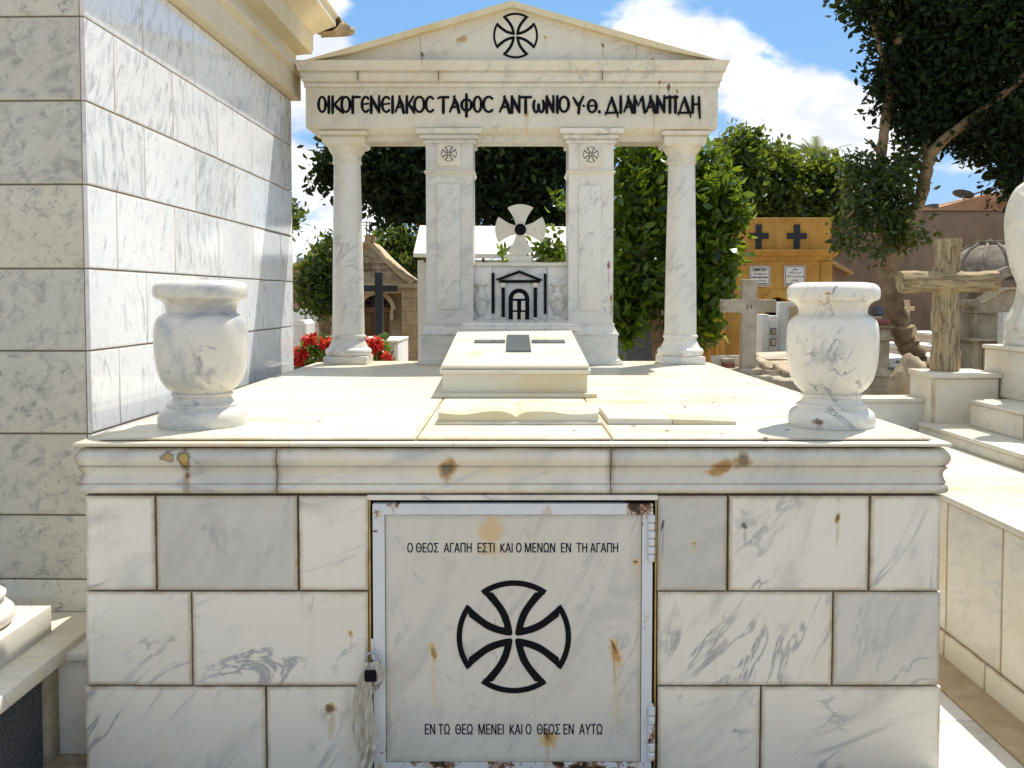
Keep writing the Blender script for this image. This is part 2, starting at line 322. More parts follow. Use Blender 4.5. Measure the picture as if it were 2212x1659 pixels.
# ---------------------------------------------------------------- mesh helpers
rnd = random.Random(7)
class MB:
    def __init__(s): s.V = []; s.Fc = []; s.S = []; s.E = []
    def add(s, verts, faces, sid=None, edge=0.0):
        o = len(s.V); sid = rnd.random() if sid is None else sid
        s.V += [tuple(v) for v in verts]; s.Fc += [tuple(i + o for i in f) for f in faces]
        s.S += [sid] * len(verts); s.E += list(edge) if isinstance(edge, (list, tuple)) else [edge] * len(verts)
        return s
    def bm(s, bm, sid=None, edge=0.0, mat=None):
        bm.verts.index_update(); vs = [(mat @ v.co if mat else v.co.copy()) for v in bm.verts]
        fs = [[v.index for v in f.verts] for f in bm.faces]; bm.free(); return s.add(vs, fs, sid, edge)
    def box(s, x0, x1, y0, y1, z0, z1, bev=.003, sid=None, seg=2, mat=None, edge=0.0):
        b = bmesh.new(); bmesh.ops.create_cube(b, size=1)
        for v in b.verts: v.co = Vector(((x0 + x1) / 2 + v.co.x * (x1 - x0), (y0 + y1) / 2 + v.co.y * (y1 - y0), (z0 + z1) / 2 + v.co.z * (z1 - z0)))
        if bev: bmesh.ops.bevel(b, geom=list(b.edges), offset=min(bev, .45 * min(abs(x1 - x0), abs(y1 - y0), abs(z1 - z0))), segments=seg, profile=.5, affect='EDGES')
        return s.bm(b, sid, edge, mat)
    def lathe(s, prof, cx, cy, seg=56, sid=None, sy=1.0, cap=True):
        vs, fs = [], []
        for r, z in prof:
            for k in range(seg):
                a = 2 * math.pi * k / seg; vs.append((cx + r * math.cos(a), cy + r * sy * math.sin(a), z))
        for i in range(len(prof) - 1):
            for k in range(seg):
                k2 = (k + 1) % seg; fs.append((i * seg + k, i * seg + k2, (i + 1) * seg + k2, (i + 1) * seg + k))
        if cap:
            fs.append(tuple(range(seg))[::-1]); fs.append(tuple((len(prof) - 1) * seg + k for k in range(seg)))
        return s.add(vs, fs, sid)
    def mould(s, rect, prof, ex=(1, 1, 1, 1), sid=None, edge=None):
        """prof: (outward, z) bottom to top swept round a rectangle; ex = which sides project (x0, x1, y0, y1)"""
        x0, x1, y0, y1 = rect; vs, fs, eg = [], [], []
        for i, (o, z) in enumerate(prof):
            a, b, c, d = x0 - o * ex[0], x1 + o * ex[1], y0 - o * ex[2], y1 + o * ex[3]
            vs += [(a, c, z), (b, c, z), (b, d, z), (a, d, z)]
        for i in range(len(prof) - 1):
            for k in range(4):
                k2 = (k + 1) % 4; fs.append((i * 4 + k, i * 4 + k2, i * 4 + 4 + k2, i * 4 + 4 + k))
        n = len(prof) - 1; fs.append((3, 2, 1, 0)); fs.append((n * 4, n * 4 + 1, n * 4 + 2, n * 4 + 3))
        return s.add(vs, fs, sid, 0.0 if edge is None else edge)
    def prism(s, poly, y0, y1, sid=None, edge=0.0):
        """polygon in (x, z) extruded along y"""
        n = len(poly); area = sum(poly[i][0] * poly[(i + 1) % n][1] - poly[(i + 1) % n][0] * poly[i][1] for i in range(n))
        if area < 0: poly = poly[::-1]
        vs = [(x, y0, z) for x, z in poly] + [(x, y1, z) for x, z in poly]
        fs = [tuple(range(n)), tuple(range(2 * n - 1, n - 1, -1))] + [(i, n + i, n + (i + 1) % n, (i + 1) % n) for i in range(n)]
        return s.add(vs, fs, sid, edge)
    def tube(s, pts, rad, seg=10, sid=None, cap=True, rough=0.0, sq=1.0):
        pts = [Vector(p) for p in pts]; n = len(pts); rad = rad if isinstance(rad, (list, tuple)) else [rad] * n
        vs, fs = [], []; up = Vector((.13, .95, .21)).normalized(); u = None
        for i, p in enumerate(pts):
            t = (pts[min(i + 1, n - 1)] - pts[max(i - 1, 0)]).normalized()
            u = (up - t * up.dot(t)).normalized() if u is None else (u - t * u.dot(t)).normalized(); w = t.cross(u)
            for k in range(seg):
                a = 2 * math.pi * k / seg; r = rad[i] * (1 + rough * rnd.uniform(-1, 1)); vs.append(p + (u * math.cos(a) * sq + w * math.sin(a)) * r)
        for i in range(n - 1):
            for k in range(seg):
                k2 = (k + 1) % seg; fs.append((i * seg + k, i * seg + k2, i * seg + seg + k2, i * seg + seg + k))
        if cap: fs.append(tuple(range(seg))[::-1]); fs.append(tuple((n - 1) * seg + k for k in range(seg)))
        return s.add(vs, fs, sid)
    def stone(s, o, u, n, a0, a1, z0, z1, th=.03, bev=.005, ins=.016, proud=0.0, sid=None):
        """one facing stone on the plane through o with direction u and outward normal n"""
        o, u, n = Vector(o), Vector(u), Vector(n); vs, fs, eg = [], [], []
        for d, i, e in ((-th, 0, 1), (-bev, 0, 1), (-bev * .3, bev * .3, 1), (0, bev, 1), (0, bev + ins, 0)):
            for a, z in ((a0 + i, z0 + i), (a1 - i, z0 + i), (a1 - i, z1 - i), (a0 + i, z1 - i)):
                q = o + u * a + n * (d + proud); vs.append((q.x, q.y, z)); eg.append(float(e))
        for r in range(4):
            for k in range(4):
                k2 = (k + 1) % 4; fs.append((r * 4 + k, r * 4 + k2, r * 4 + 4 + k2, r * 4 + 4 + k))
        fs.append((16, 17, 18, 19)); return s.add(vs, fs, sid, eg)
    def build(s, name, mat, parent=None, smooth=38, local=False):
        me = bpy.data.meshes.new(name)
        base = Vector((0, 0, 0))
        if parent is not None and not local:
            q = parent
            while q is not None: base = base + q.location; q = q.parent
        me.from_pydata([(v[0] - base.x, v[1] - base.y, v[2] - base.z) for v in s.V], [], s.Fc); me.update()
        a = me.attributes.new('sid', 'FLOAT', 'POINT'); a.data.foreach_set('value', s.S)
        a = me.attributes.new('edge', 'FLOAT', 'POINT'); a.data.foreach_set('value', s.E)
        b = bmesh.new(); b.from_mesh(me); bmesh.ops.recalc_face_normals(b, faces=b.faces); b.to_mesh(me); b.free()
        if smooth: me.shade_smooth(); me.set_sharp_from_angle(angle=R(smooth))
        me.materials.append(mat); o = bpy.data.objects.new(name, me); COL.objects.link(o)
        if parent is not None: o.parent = parent
        return o


def tag(o, label=None, cat=None, group=None, kind=None):
    if label: o['label'] = label
    if cat: o['category'] = cat
    if group: o['group'] = group
    if kind or label: o['kind'] = kind or 'thing'
    return o
def thing(name, label, cat, loc, group=None, rz=0.0):
    o = bpy.data.objects.new(name, None); COL.objects.link(o); o.location = loc; o.rotation_euler = (0, 0, rz); o.empty_display_size = .1
    return tag(o, label, cat, group)
def recenter(o):
    """move a one-mesh thing's origin to its own base"""
    c = np.zeros(len(o.data.vertices) * 3); o.data.vertices.foreach_get('co', c); c = c.reshape(-1, 3)
    b = np.array([c[:, 0].mean(), c[:, 1].mean(), c[:, 2].min()]); c -= b
    o.data.vertices.foreach_set('co', c.ravel()); o.data.update(); o.location = Vector(b); return o
def dup(o, loc, rz=0.0):
    c = o.copy(); COL.objects.link(c); c.location = loc; c.rotation_euler = (0, 0, rz)
    for ch in o.children:
        d = ch.copy(); COL.objects.link(d); d.parent = c
        for g in ch.children:
            e = g.copy(); COL.objects.link(e); e.parent = d
    return c

def curve(pts, n=14):
    """Catmull-Rom through 2-D points"""
    out = []; P = [pts[0]] + list(pts) + [pts[-1]]
    for i in range(1, len(P) - 2):
        for k in range(n):
            t = k / n; a, b, c, d = P[i - 1], P[i], P[i + 1], P[i + 2]
            out.append(tuple(.5 * ((2 * b[j]) + (-a[j] + c[j]) * t + (2 * a[j] - 5 * b[j] + 4 * c[j] - d[j]) * t * t + (-a[j] + 3 * b[j] - 3 * c[j] + d[j]) * t ** 3) for j in range(len(b))))
    out.append(tuple(pts[-1])); return out

def emblem(mb, cx, cz, rad, y, thick=.0016, sw=1.0):
    """outlined cross pattee: four flared arms drawn in a black line"""
    I = curve([(.022, .055), (.050, .22), (.140, .47), (.365, .785)], 7); O = curve([(.165, .165), (.195, .28), (.305, .50), (.575, .818)], 7)
    if sw != 1: I = [((i[0] - o[0]) * sw + o[0], (i[1] - o[1]) * sw + o[1]) for i, o in zip(I, O)]
    a1 = math.atan2(O[-1][0], O[-1][1]); k = .905 if sw == 1 else .93; a2 = a1
    arc_o = [(math.sin(a1 * (1 - 2 * t / 20)), math.cos(a1 * (1 - 2 * t / 20))) for t in range(21)]
    arc_i = [(k * math.sin(a2 * (1 - 2 * t / 20)), k * math.cos(a2 * (1 - 2 * t / 20))) for t in range(21)]
    for q in range(4):
        c, s = math.cos(q * math.pi / 2), math.sin(q * math.pi / 2)
        rot = lambda p: (cx + rad * (p[0] * c - p[1] * s), cz + rad * (p[0] * s + p[1] * c))
        vs, fs = [], []
        def strip(A, B, dy=0.0):
            o = len(vs); n = len(A)
            for p in A: x, z = rot(p); vs.append((x, y - thick - dy, z))
            for p in B: x, z = rot(p); vs.append((x, y - thick - dy, z))
            for p in A: x, z = rot(p); vs.append((x, y, z))
            for p in B: x, z = rot(p); vs.append((x, y, z))
            for i in range(n - 1):
                fs.extend([(o + i, o + i + 1, o + n + i + 1, o + n + i), (o + i, o + i + 1, o + 2 * n + i + 1, o + 2 * n + i), (o + n + i, o + n + i + 1, o + 3 * n + i + 1, o + 3 * n + i)])
        L = lambda A: [(-p[0], p[1]) for p in A]
        rr = [I[-1]] ; strip(I, O); strip(L(I), L(O)); strip(arc_o, arc_i, .00012)
        if sw == 1: strip([(.022, .055), (.055, .022)], [(.165, .165), (.1655, .1645)])
        mb.add(vs, fs, .5)
    return mb

def flared_cross(rad, n=8):
    """solid cross pattee outline in (x, z)"""
    side = curve([(.17, .17), (.20, .30), (.30, .55), (.50, .86)], n); pts = []
    for q in range(4):
        c, s = math.cos(-q * math.pi / 2), math.sin(-q * math.pi / 2)
        right = side; left = [(-p[0], p[1]) for p in side][1:]
        a = math.atan2(.50, .86); arc = [(.995 * math.sin(-a + 2 * a * t / 10), .995 * math.cos(-a + 2 * a * t / 10)) for t in range(1, 10)]
        arm = left + arc + right[::-1]
        pts += [(rad * (p[0] * c - p[1] * s), rad * (p[0] * s + p[1] * c)) for p in arm]
    return pts

def strokes(mb, lines, y, thick=.0012):
    """lines: list of ([(x, z, halfwidth)...]) drawn as raised brush strokes"""
    for j, ln in enumerate(lines):
        yy = y - j * .00012 - thick; vs, fs = [], []
        P = [Vector((p[0], p[1])) for p in ln]; n = len(P)
        Lf, Rt = [], []
        for i in range(n):
            t = (P[min(i + 1, n - 1)] - P[max(i - 1, 0)]); t = t.normalized() if t.length else Vector((1, 0)); nn = Vector((-t.y, t.x)); w = ln[i][2]
            Lf.append(P[i] + nn * w); Rt.append(P[i] - nn * w)
        def cap(i, sgn):
            t = (P[1] - P[0]) if i == 0 else (P[-1] - P[-2]); t = t.normalized() * (-1 if i == 0 else 1); nn = Vector((-t.y, t.x)); w = ln[i][2]
            return [P[i] + nn * w * math.cos(a) + t * w * math.sin(a) for a in (.6, 1.2, 1.94, 2.54)]
        outline = Lf + (cap(-1, 1)) + Rt[::-1] + (cap(0, 1))
        m = n
        vs = [(p.x, yy, p.y) for p in Lf] + [(p.x, yy, p.y) for p in Rt]
        fs = [(i, i + 1, n + i + 1, n + i) for i in range(n - 1)]
        o = len(vs); ce = cap(n - 1, 1); vs += [(p.x, yy, p.y) for p in ce]; fs.append((n - 1, o, o + 1, o + 2, o + 3, 2 * n - 1))
        o = len(vs); cs = cap(0, 1); vs += [(p.x, yy, p.y) for p in cs]; fs.append((n, o, o + 1, o + 2, o + 3, 0))
        mb.add(vs, fs, .5)
    return mb

def text(body, x0, x1, z0, z1, y, mat, name, parent, thick=.0008, align=None, bold=0.0, heavy=0.0):
    """set a line of writing to fill the box x0..x1, z0..z1 on the plane y"""
    c = bpy.data.curves.new('t', 'FONT'); c.body = body; c.resolution_u = 3; c.offset = bold
    o = bpy.data.objects.new('t', c); COL.objects.link(o); bpy.context.view_layer.update()
    dg = bpy.context.evaluated_depsgraph_get(); me = bpy.data.meshes.new_from_object(o.evaluated_get(dg)); bpy.data.objects.remove(o)
    v = np.array([q.co[:] for q in me.vertices]); lo, hi = v.min(0), v.max(0)
    mb = MB(); k = (v - lo) / np.maximum(hi - lo, 1e-6)
    vs = [(x0 + a[0] * (x1 - x0), y - thick, z0 + a[1] * (z1 - z0)) for a in k]
    for i, dx in enumerate((0, -heavy, heavy) if heavy else (0,)): mb.add([(q[0] + dx, q[1] - i * .00015, q[2]) for q in vs], [tuple(p.vertices) for p in me.polygons], .5)
    bpy.data.meshes.remove(me)
    return mb.build(name, mat, parent, smooth=0) if name else mb

def leaves(name, clumps, n, size, mat, parent, seed=1, per=26, spread=.16, droop=0.0, wid=.45, var=.5, shell=.55, tipz=None):
    """crown of folded leaf blades gathered in twiggy clumps inside ellipsoids (centre, radii, weight)"""
    g = np.random.default_rng(seed); w = np.array([c[2] for c in clumps], float); w /= w.sum()
    ncl = max(4, n // per); which = g.choice(len(clumps), ncl, p=w)
    d = g.normal(size=(ncl, 3)); d /= np.linalg.norm(d, axis=1)[:, None]
    r = np.where(g.random(ncl) < shell, g.uniform(.78, 1.06, ncl), g.random(ncl) ** .45)
    C = np.array([clumps[i][0][:] for i in which]); RR = np.array([clumps[i][1] for i in which])
    cc = C + d * r[:, None] * RR; cdir = d + g.normal(size=(ncl, 3)) * .45 + np.array([0, 0, .25 - droop]); cdir /= np.linalg.norm(cdir, axis=1)[:, None]
    idx = np.repeat(np.arange(ncl), per); N = len(idx); t = g.uniform(-1, 1, N)
    base = cc[idx] + cdir[idx] * (t * spread)[:, None] + g.normal(size=(N, 3)) * spread * .42
    ax = cdir[idx] * .5 + g.normal(size=(N, 3)) * .75 + np.array([0, 0, -droop]); ax /= np.linalg.norm(ax, axis=1)[:, None]
    L = size * g.uniform(1 - var, 1 + var, N); rv = g.normal(size=(N, 3)); sd = np.cross(ax, rv); sd /= np.linalg.norm(sd, axis=1)[:, None]
    up = np.cross(sd, ax); hw = L * wid * .5
    V = np.empty((N, 6, 3))
    V[:, 0] = base; V[:, 1] = base + ax * (L * .38)[:, None] + sd * hw[:, None] + up * (hw * .35)[:, None]; V[:, 2] = base + ax * (L * .38)[:, None] - sd * hw[:, None] + up * (hw * .35)[:, None]
    V[:, 3] = base + ax * (L * .74)[:, None] + sd * (hw * .72)[:, None] + up * (hw * .1)[:, None]; V[:, 4] = base + ax * (L * .74)[:, None] - sd * (hw * .72)[:, None] + up * (hw * .1)[:, None]
    V[:, 5] = base + ax * L[:, None] - up * (hw * .3)[:, None]
    sid = np.clip(g.random(N) * .75 + g.random(ncl)[idx] * .25, 0, 1)
    bs = np.array(parent.location[:]) if parent else np.zeros(3)
    V = (V - bs).reshape(-1, 3); o = (np.arange(N) * 6)[:, None]
    quads = np.stack([o + 0, o + 1, o + 2], -1).reshape(-1, 3); q2 = np.concatenate([o + 1, o + 3, o + 4, o + 2], 1); q3 = np.concatenate([o + 3, o + 5, o + 4], 1)
    me = bpy.data.meshes.new(name); nv = len(V); loops = np.concatenate([quads.ravel(), q2.ravel(), q3.ravel()]); tot = np.concatenate([np.full(N, 3), np.full(N, 4), np.full(N, 3)])
    me.vertices.add(nv); me.vertices.foreach_set('co', V.astype(np.float32).ravel()); me.loops.add(len(loops)); me.loops.foreach_set('vertex_index', loops.astype(np.int32))
    me.polygons.add(len(tot)); me.polygons.foreach_set('loop_start', np.concatenate([[0], np.cumsum(tot)[:-1]]).astype(np.int32)); me.update(calc_edges=True); me.validate()
    a = me.attributes.new('sid', 'FLOAT', 'POINT'); a.data.foreach_set('value', np.repeat(sid, 6).astype(np.float32))
    me.materials.append(mat); ob = bpy.data.objects.new(name, me); COL.objects.link(ob); ob.parent = parent; return ob

def limb(mb, pts, r0, r1, n=6, seg=10, rough=.08):
    P = curve([tuple(p) for p in pts], n); k = len(P)
    P = [Vector(p) + Vector((rnd.uniform(-1, 1), rnd.uniform(-1, 1), 0)) * r1 * .25 for p in P]
    mb.tube(P, [r0 + (r1 - r0) * i / (k - 1) for i in range(k)], seg, rough=rough); return mb
def D(u, v, Y): return tuple(at(u, v, Y))
def ell(u, v, Y, ru, rv, rd=None, w=1.0):
    k = Y / F; return (at(u, v, Y), (ru * k, (rd if rd else ru * k), rv * k), w)

def atz(u, v, z):
    p = at(u, v, 10.0); k = (z - ZC) / (p.z - ZC); return Vector((p.x * k, 10.0 * k, z))
U, NY = (1, 0, 0), (0, -1, 0)
HB = 1.147                                                   # top of the burial vault

# ---------------------------------------------------------------- ground and paths
g = MB(); g.add([(-600, -600, 0), (600, -600, 0), (600, 600, 0), (-600, 600, 0)], [(0, 1, 2, 3)])
tag(g.build('ground', M['ground'], smooth=0), kind='structure')
XL, XR = xu(183, 1170, 3.165), xu(2031, 1170, 3.165)
WX = atz(2212, 1573, 0).x                                     # wall of the neighbouring tomb on the right
p = MB()
for k in range(10):
    y0 = 1.2 + k * .78
    p.box(XR - .02, WX - .17, y0 + .003, y0 + .777, -.02, .012, .004)
p.build('paved_path', M['paving'])['kind'] = 'structure'
p = MB(); p.box(WX - .166, WX - .001, 1.2, 9.0, -.02, .022, .004)
tag(p.build('stone_kerb', M['paving_tan']), kind='structure')
p = MB(); p.box(-1.9, XL - .005, 1.0, 3.4, -.02, .006, .002); tag(p.build('sunken_passage_floor', M['weathered']), kind='structure')

# ---------------------------------------------------------------- burial vault
vault = thing('burial_vault', 'white veined marble burial vault with a locked cross door in front', 'tomb', (-.008, 5.1, 0))
core = MB(); core.box(XL + .004, XR - .004, 3.20, 7.04, 0, 1.09, 0); core.build('core', M['panel_marble'], vault)
b = MB(); b.box(XL + .01, XR - .01, 3.187, 3.1985, 0, 1.085, 0); b.build('mortar_bed', M['mortar'], vault)
fL, fR = MB(), MB()
def row(v0, v1, cuts, Y=3.165):
    vm = (v0 + v1) / 2; z1, z0 = zv(v0, Y), zv(v1, Y)
    for a, c, s in cuts: (fL if a < 1100 else fR).stone((0, Y, 0), U, NY, xu(a, vm, Y), xu(c, vm, Y), z0, z1, proud=rnd.uniform(-.002, .002), sid=s, ins=.014, bev=.004)
row(1071, 1275, [(184.5, 334, .31), (339, 642, .5696), (646.5, 796, .12)]); row(1071, 1276, [(1420, 1570, .7768), (1575, 1876.5, .205), (1881, 2031, .05)])
row(1279, 1480.5, [(184.5, 413, .27), (416.5, 796, .467), (1420, 1797.5, .53), (1801, 2031, .905)])
row(1484, 1688, [(184.5, 573, .75), (577, 796, .19), (1420, 1641, .33), (1645, 2031, .48)])
fL.build('facing_stones', M['facing'], vault); fR.build('facing_stones', M['facing'], vault)
# moulded frieze in three lengths, then the lip, then the slabs
zb, zt = zv(1066, 3.165), zv(968, 3.165); h = zt - zb
prof = [(.000, 0), (.006, .015), (.012, .06), (.0135, .12), (.011, .19), (.006, .215), (.0062, .235), (.009, .25), (.005, .33), (.002, .42), (.004, .50), (.010, .57), (.0115, .595), (.007, .605), (.0075, .62), (.013, .68), (.0165, .76), (.0165, .84), (.012, .92), (.006, .975), (.004, 1.0)]
prof = [(o * 1.25, zb + q * h) for o, q in prof]
fz = MB(); xa, xb = xu(597, 1015, 3.15), xu(1319.5, 1015, 3.15)
for x0, x1, s, l, r in ((XL, xa - .0012, .15, 1, 0), (xa + .0012, xb - .0012, .62, 0, 0), (xb + .0012, XR, .91, 0, 1)):
    segs = [(x0, x0 + .022, 1, 0), (x0 + .022, x1 - .022, 0, 0), (x1 - .022, x1, 0, 1)]
    for i, (p0, p1, e0, e1) in enumerate(segs):
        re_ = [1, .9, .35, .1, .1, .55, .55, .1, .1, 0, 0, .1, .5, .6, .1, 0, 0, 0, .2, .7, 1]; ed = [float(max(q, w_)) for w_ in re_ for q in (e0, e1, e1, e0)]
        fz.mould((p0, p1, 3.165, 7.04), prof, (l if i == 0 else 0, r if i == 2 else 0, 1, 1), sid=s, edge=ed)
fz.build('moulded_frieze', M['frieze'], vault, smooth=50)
lip = MB(); zl0, zl1 = zv(966, 3.14), zv(956, 3.145)
pl = [(.018, zl0), (.0225, zl0 + .003), (.024, (zl0 + zl1) / 2), (.022, zl1 - .003), (.017, zl1), (-.10, zl1 + .001)]
for x0, x1, l, r in ((XL, xu(622, 960, 3.14) - .0008, 1, 0), (xu(622, 960, 3.14) + .0008, xu(1440, 960, 3.14) - .0008, 0, 0), (xu(1440, 960, 3.14) + .0008, XR, 0, 1)):
    lip.mould((x0, x1, 3.165, 7.04), pl, (l, r, 1, 1), edge=.12)
lip.build('bullnose_lip', M['floor'], vault, smooth=60)
sx0, sx1 = xu(213, 946, 3.175), xu(2013, 948, 3.175)
bed = MB(); bed.box(sx0 + .03, sx1 - .03, 3.21, 7.0, zl1 - .02, HB - .008, 0); bed.build('slab_bed', M['mortar'], vault)
fl = MB(); g0 = .0016
def slab(x0, x1, y0, y1, s):
    z0, z1 = zl1 + .004, HB; vs, fs, eg = [], [], []; b_ = .004
    for d, z, e in ((0, z0, 1), (0, z1 - b_, 1), (b_, z1, .8), (b_ + .028, z1, 0)):
        vs += [(x0 + d, y0 + d, z), (x1 - d, y0 + d, z), (x1 - d, y1 - d, z), (x0 + d, y1 - d, z)]; eg += [float(e)] * 4
    for r_ in range(3):
        for k in range(4):
            k2 = (k + 1) % 4; fs.append((r_ * 4 + k, r_ * 4 + k2, r_ * 4 + 4 + k2, r_ * 4 + 4 + k))
    fs.append((12, 13, 14, 15)); fl.add(vs, fs, s, eg)
xs = [sx0, xu(899, 941, 3.18), xu(1322, 941, 3.18), sx1]
for i in range(3):
    slab(xs[i] + g0, xs[i + 1] - g0, 3.175, 4.24 - g0, rnd.random()); slab(xs[i] + g0, xs[i + 1] - g0, 4.24 + g0, 5.13 - g0, rnd.random())
for i in range(3): slab(xs[i] + g0, xs[i + 1] - g0, 5.13 + g0, 7.03, rnd.random())
fl.build('top_slabs', M['floor'], vault)
li = MB(); li.box(xu(793, 1075, 3.155), xu(1421, 1075, 3.155), 3.153, 3.19, zv(1080.5, 3.155), zv(1069.5, 3.155), .002); li.build('door_lintel', M['facing'], vault)
rc = MB(); rc.box(xu(796.5, 1300, 3.18), xu(1419.5, 1300, 3.18), 3.178, 3.1868, 0, zv(1081, 3.18), 0); rc.build('door_gap_shade', M['void'], vault)  # near-black sheet painted as the shade in the gap round the door
for u0, u1 in ((798, 802), (1413.5, 1417)):
    jb = MB(); jb.box(xu(u0, 1380, 3.16), xu(u1, 1380, 3.16), 3.158, 3.1775, 0, zv(1082, 3.16), .001); jb.build('door_jamb', M['brass'], vault)
door = MB(); zo1, zo0, zi1, zi0 = zv(1089, 3.145), zv(1672, 3.145), zv(1111.5, 3.145), zv(1648.5, 3.145)
xo0, xo1, xi0, xi1 = xu(806.5, 1380, 3.145), xu(1408.5, 1380, 3.145), xu(832, 1380, 3.145), xu(1386, 1380, 3.145)
fr = [(xo0, xo0 + .09, zi1, zo1, .8), (xo0 + .09, xo1 - .09, zi1, zo1, .1), (xo1 - .09, xo1, zi1, zo1, 1.3), (xo0, xo1, zo0, zi0, 1.0)]
for a, c in ((xo0, xi0), (xi1, xo1)): fr += [(a, c, zi0, zi0 + .05, .8), (a, c, zi0 + .05, zi1 - .06, .12), (a, c, zi1 - .06, zi1, 1.0)]
for a, c, z0, z1, e in fr: door.box(a, c, 3.145, 3.176, z0, z1, .0, edge=e)
dl = door.build('door', M['rustpaint'], vault, smooth=30)
pn = MB(); pn.stone((0, 3.151, 0), U, NY, xi0 + .0015, xi1 - .0015, zi0 + .0015, zi1 - .0015, th=.022, bev=.002, ins=.02, sid=.37); pn.build('marble_panel', M['door_marble'], dl)
e = MB(); emblem(e, xu(1110, 1376, 3.15), zv(1376, 3.15), 125.6 * 3.15 / F, 3.1508); e.build('cross_emblem', M['black'], dl, smooth=0)
def tl(body, u0, u1, v0, v1, Y, mat, par, **k): return text(body, xu(u0, v0, Y), xu(u1, v0, Y), zv(v1, Y), zv(v0, Y), Y, mat, 'inscription', par, **k)
tl('Ο ΘΕΟΣ  ΑΓΑΠΗ  ΕΣΤΙ  KΑΙ Ο ΜΕΝΩΝ  ΕΝ  ΤΗ ΑΓΑΠΗ', 880, 1335, 1172.5, 1193.5, 3.1506, M['ink'], dl, heavy=.0006)
tl('ΕΝ ΤΩ  ΘΕΩ  ΜΕΝΕΙ  KΑΙ Ο  ΘΕΟΣ ΕΝ  ΑΥΤΩ', 918, 1301, 1563.5, 1586.5, 3.1506, M['ink'], dl, heavy=.0006)
for v0, v1 in ((1112, 1214), (1526, 1643)):
    hg = MB(); x = xu(1407.5, v0, 3.135); n = 6
    for i in range(n):
        a, c = zv(v0 + (v1 - v0) * i / n + .8, 3.135), zv(v0 + (v1 - v0) * (i + 1) / n - .8, 3.135); rr = .0125 - .001 * (i % 2)
        hg.lathe([(rr * .8, c), (rr, c + .003), (rr, a - .003), (rr * .8, a)], x, 3.137, 20)
    hg.lathe([(.006, zv(v0 - 5, 3.135)), (.006, zv(v0, 3.135))], x, 3.137, 14)
    for q in range(len(hg.E)): hg.E[q] = .55
    hg.build('hinge', M['rustpaint'], dl)

# padlock in its torn plastic bag
lk = thing('padlock', 'small black padlock with steel shackle hanging on the rusty door frame', 'padlock', D(806, 1465, 3.11))
c = at(806, 1418, 3.13); m_ = MB(); m_.tube([(c.x + .024 * math.cos(a), c.y - .004, c.z - .012 + .028 * math.sin(a)) for a in np.linspace(-.3, math.pi + .3, 18)], .0035, 8); m_.build('shackle', M['steel'], lk)
m_ = MB(); q = at(803, 1452, 3.125); m_.box(q.x - .020, q.x + .021, 3.088, 3.106, q.z - .020, q.z + .018, .005); m_.build('body', M['black'], lk)
m_ = MB(); m_.tube([D(804, 1380, 3.142), D(804.5, 1400, 3.140), D(806, 1425, 3.136)], .0045, 8); m_.build('hasp', M['rustpaint'], lk)
bag = MB()
def sheet(pts, wid, y0, folds, ph, nr=34, nc=22):
    vs, fs = [], []; C_ = curve(pts, max(2, nr // (len(pts) - 1))); nr = len(C_)
    Wd = np.interp(np.linspace(0, 1, nr), np.linspace(0, 1, len(wid)), wid)
    for i, (u, v) in enumerate(C_):
        for j in range(nc):
            t = j / (nc - 1) * 2 - 1; a = t * folds * 3 + ph + .9 * math.sin(i * .21 + ph)
            dy = .006 * math.sin(a) * min(1, i / 6) + .003 * math.sin(a * 2.3 + i * .3) + .004 * math.sin(i * .9 + t * 5)
            vv = v + (6 * math.sin(t * 4 + ph) + rnd.uniform(-3, 3)) * (i / nr)
            p_ = at(u + t * Wd[i] * (1 + .06 * math.sin(i * .5 + t * 3)), vv, y0); vs.append((p_.x, y0 + dy - .012, p_.z))
    for i in range(nr - 1):
        for j in range(nc - 1): fs.append((i * nc + j, i * nc + j + 1, (i + 1) * nc + j + 1, (i + 1) * nc + j))
    bag.add(vs, fs)
sheet([(800, 1428), (788, 1474), (777, 1520), (779, 1560), (782, 1595), (790, 1630), (784, 1668)], [13, 15, 15, 19, 19, 13, 19], 3.124, 1.7, .4, 40, 30)
sheet([(800, 1442), (797, 1500), (800, 1550), (806, 1590), (800, 1630), (786, 1668)], [9, 8, 11, 14, 10, 16], 3.112, 1.2, 2.1, 40, 26)
sheet([(812, 1426), (824, 1448), (820, 1474), (803, 1492)], [6, 9, 8, 4], 3.112, .8, 1.0)
sb = bag.build('plastic_bag', M['bag'], smooth=180); recenter(sb)
tag(sb, 'torn translucent plastic bag hanging from the door padlock', 'bag')

# ---------------------------------------------------------------- temple portico on the vault
tp = thing('temple_portico', 'white marble Greek temple front with lettered entablature and pediment', 'monument', (-.008, 6.8, HB))
Y0 = 6.60; ex0, ex1 = xu(660.5, 235, Y0), xu(1550.5, 235, Y0); z = lambda v: zv(v, Y0)
en = MB()
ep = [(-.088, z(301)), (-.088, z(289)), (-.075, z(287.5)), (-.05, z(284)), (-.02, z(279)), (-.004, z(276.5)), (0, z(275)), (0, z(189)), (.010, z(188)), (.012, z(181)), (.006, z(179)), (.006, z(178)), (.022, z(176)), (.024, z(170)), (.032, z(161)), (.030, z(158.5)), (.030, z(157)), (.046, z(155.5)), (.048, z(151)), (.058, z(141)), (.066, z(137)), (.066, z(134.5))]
eg_ = [.3, .5, .8, .2, 0, .5, .4, .8, .2, .1, .9, 1, .3, 0, .2, .9, 1, .3, 0, 0, .2, .8]  # darker edge colour in the groove rings stands in for moulding shade
ent = en.mould((ex0, ex1, Y0, 7.0), ep, sid=.42, edge=[q for q in (eg_ + [.2] * 9)[:len(ep)] for _ in range(4)]).build('entablature', M['temple'], tp, smooth=28)
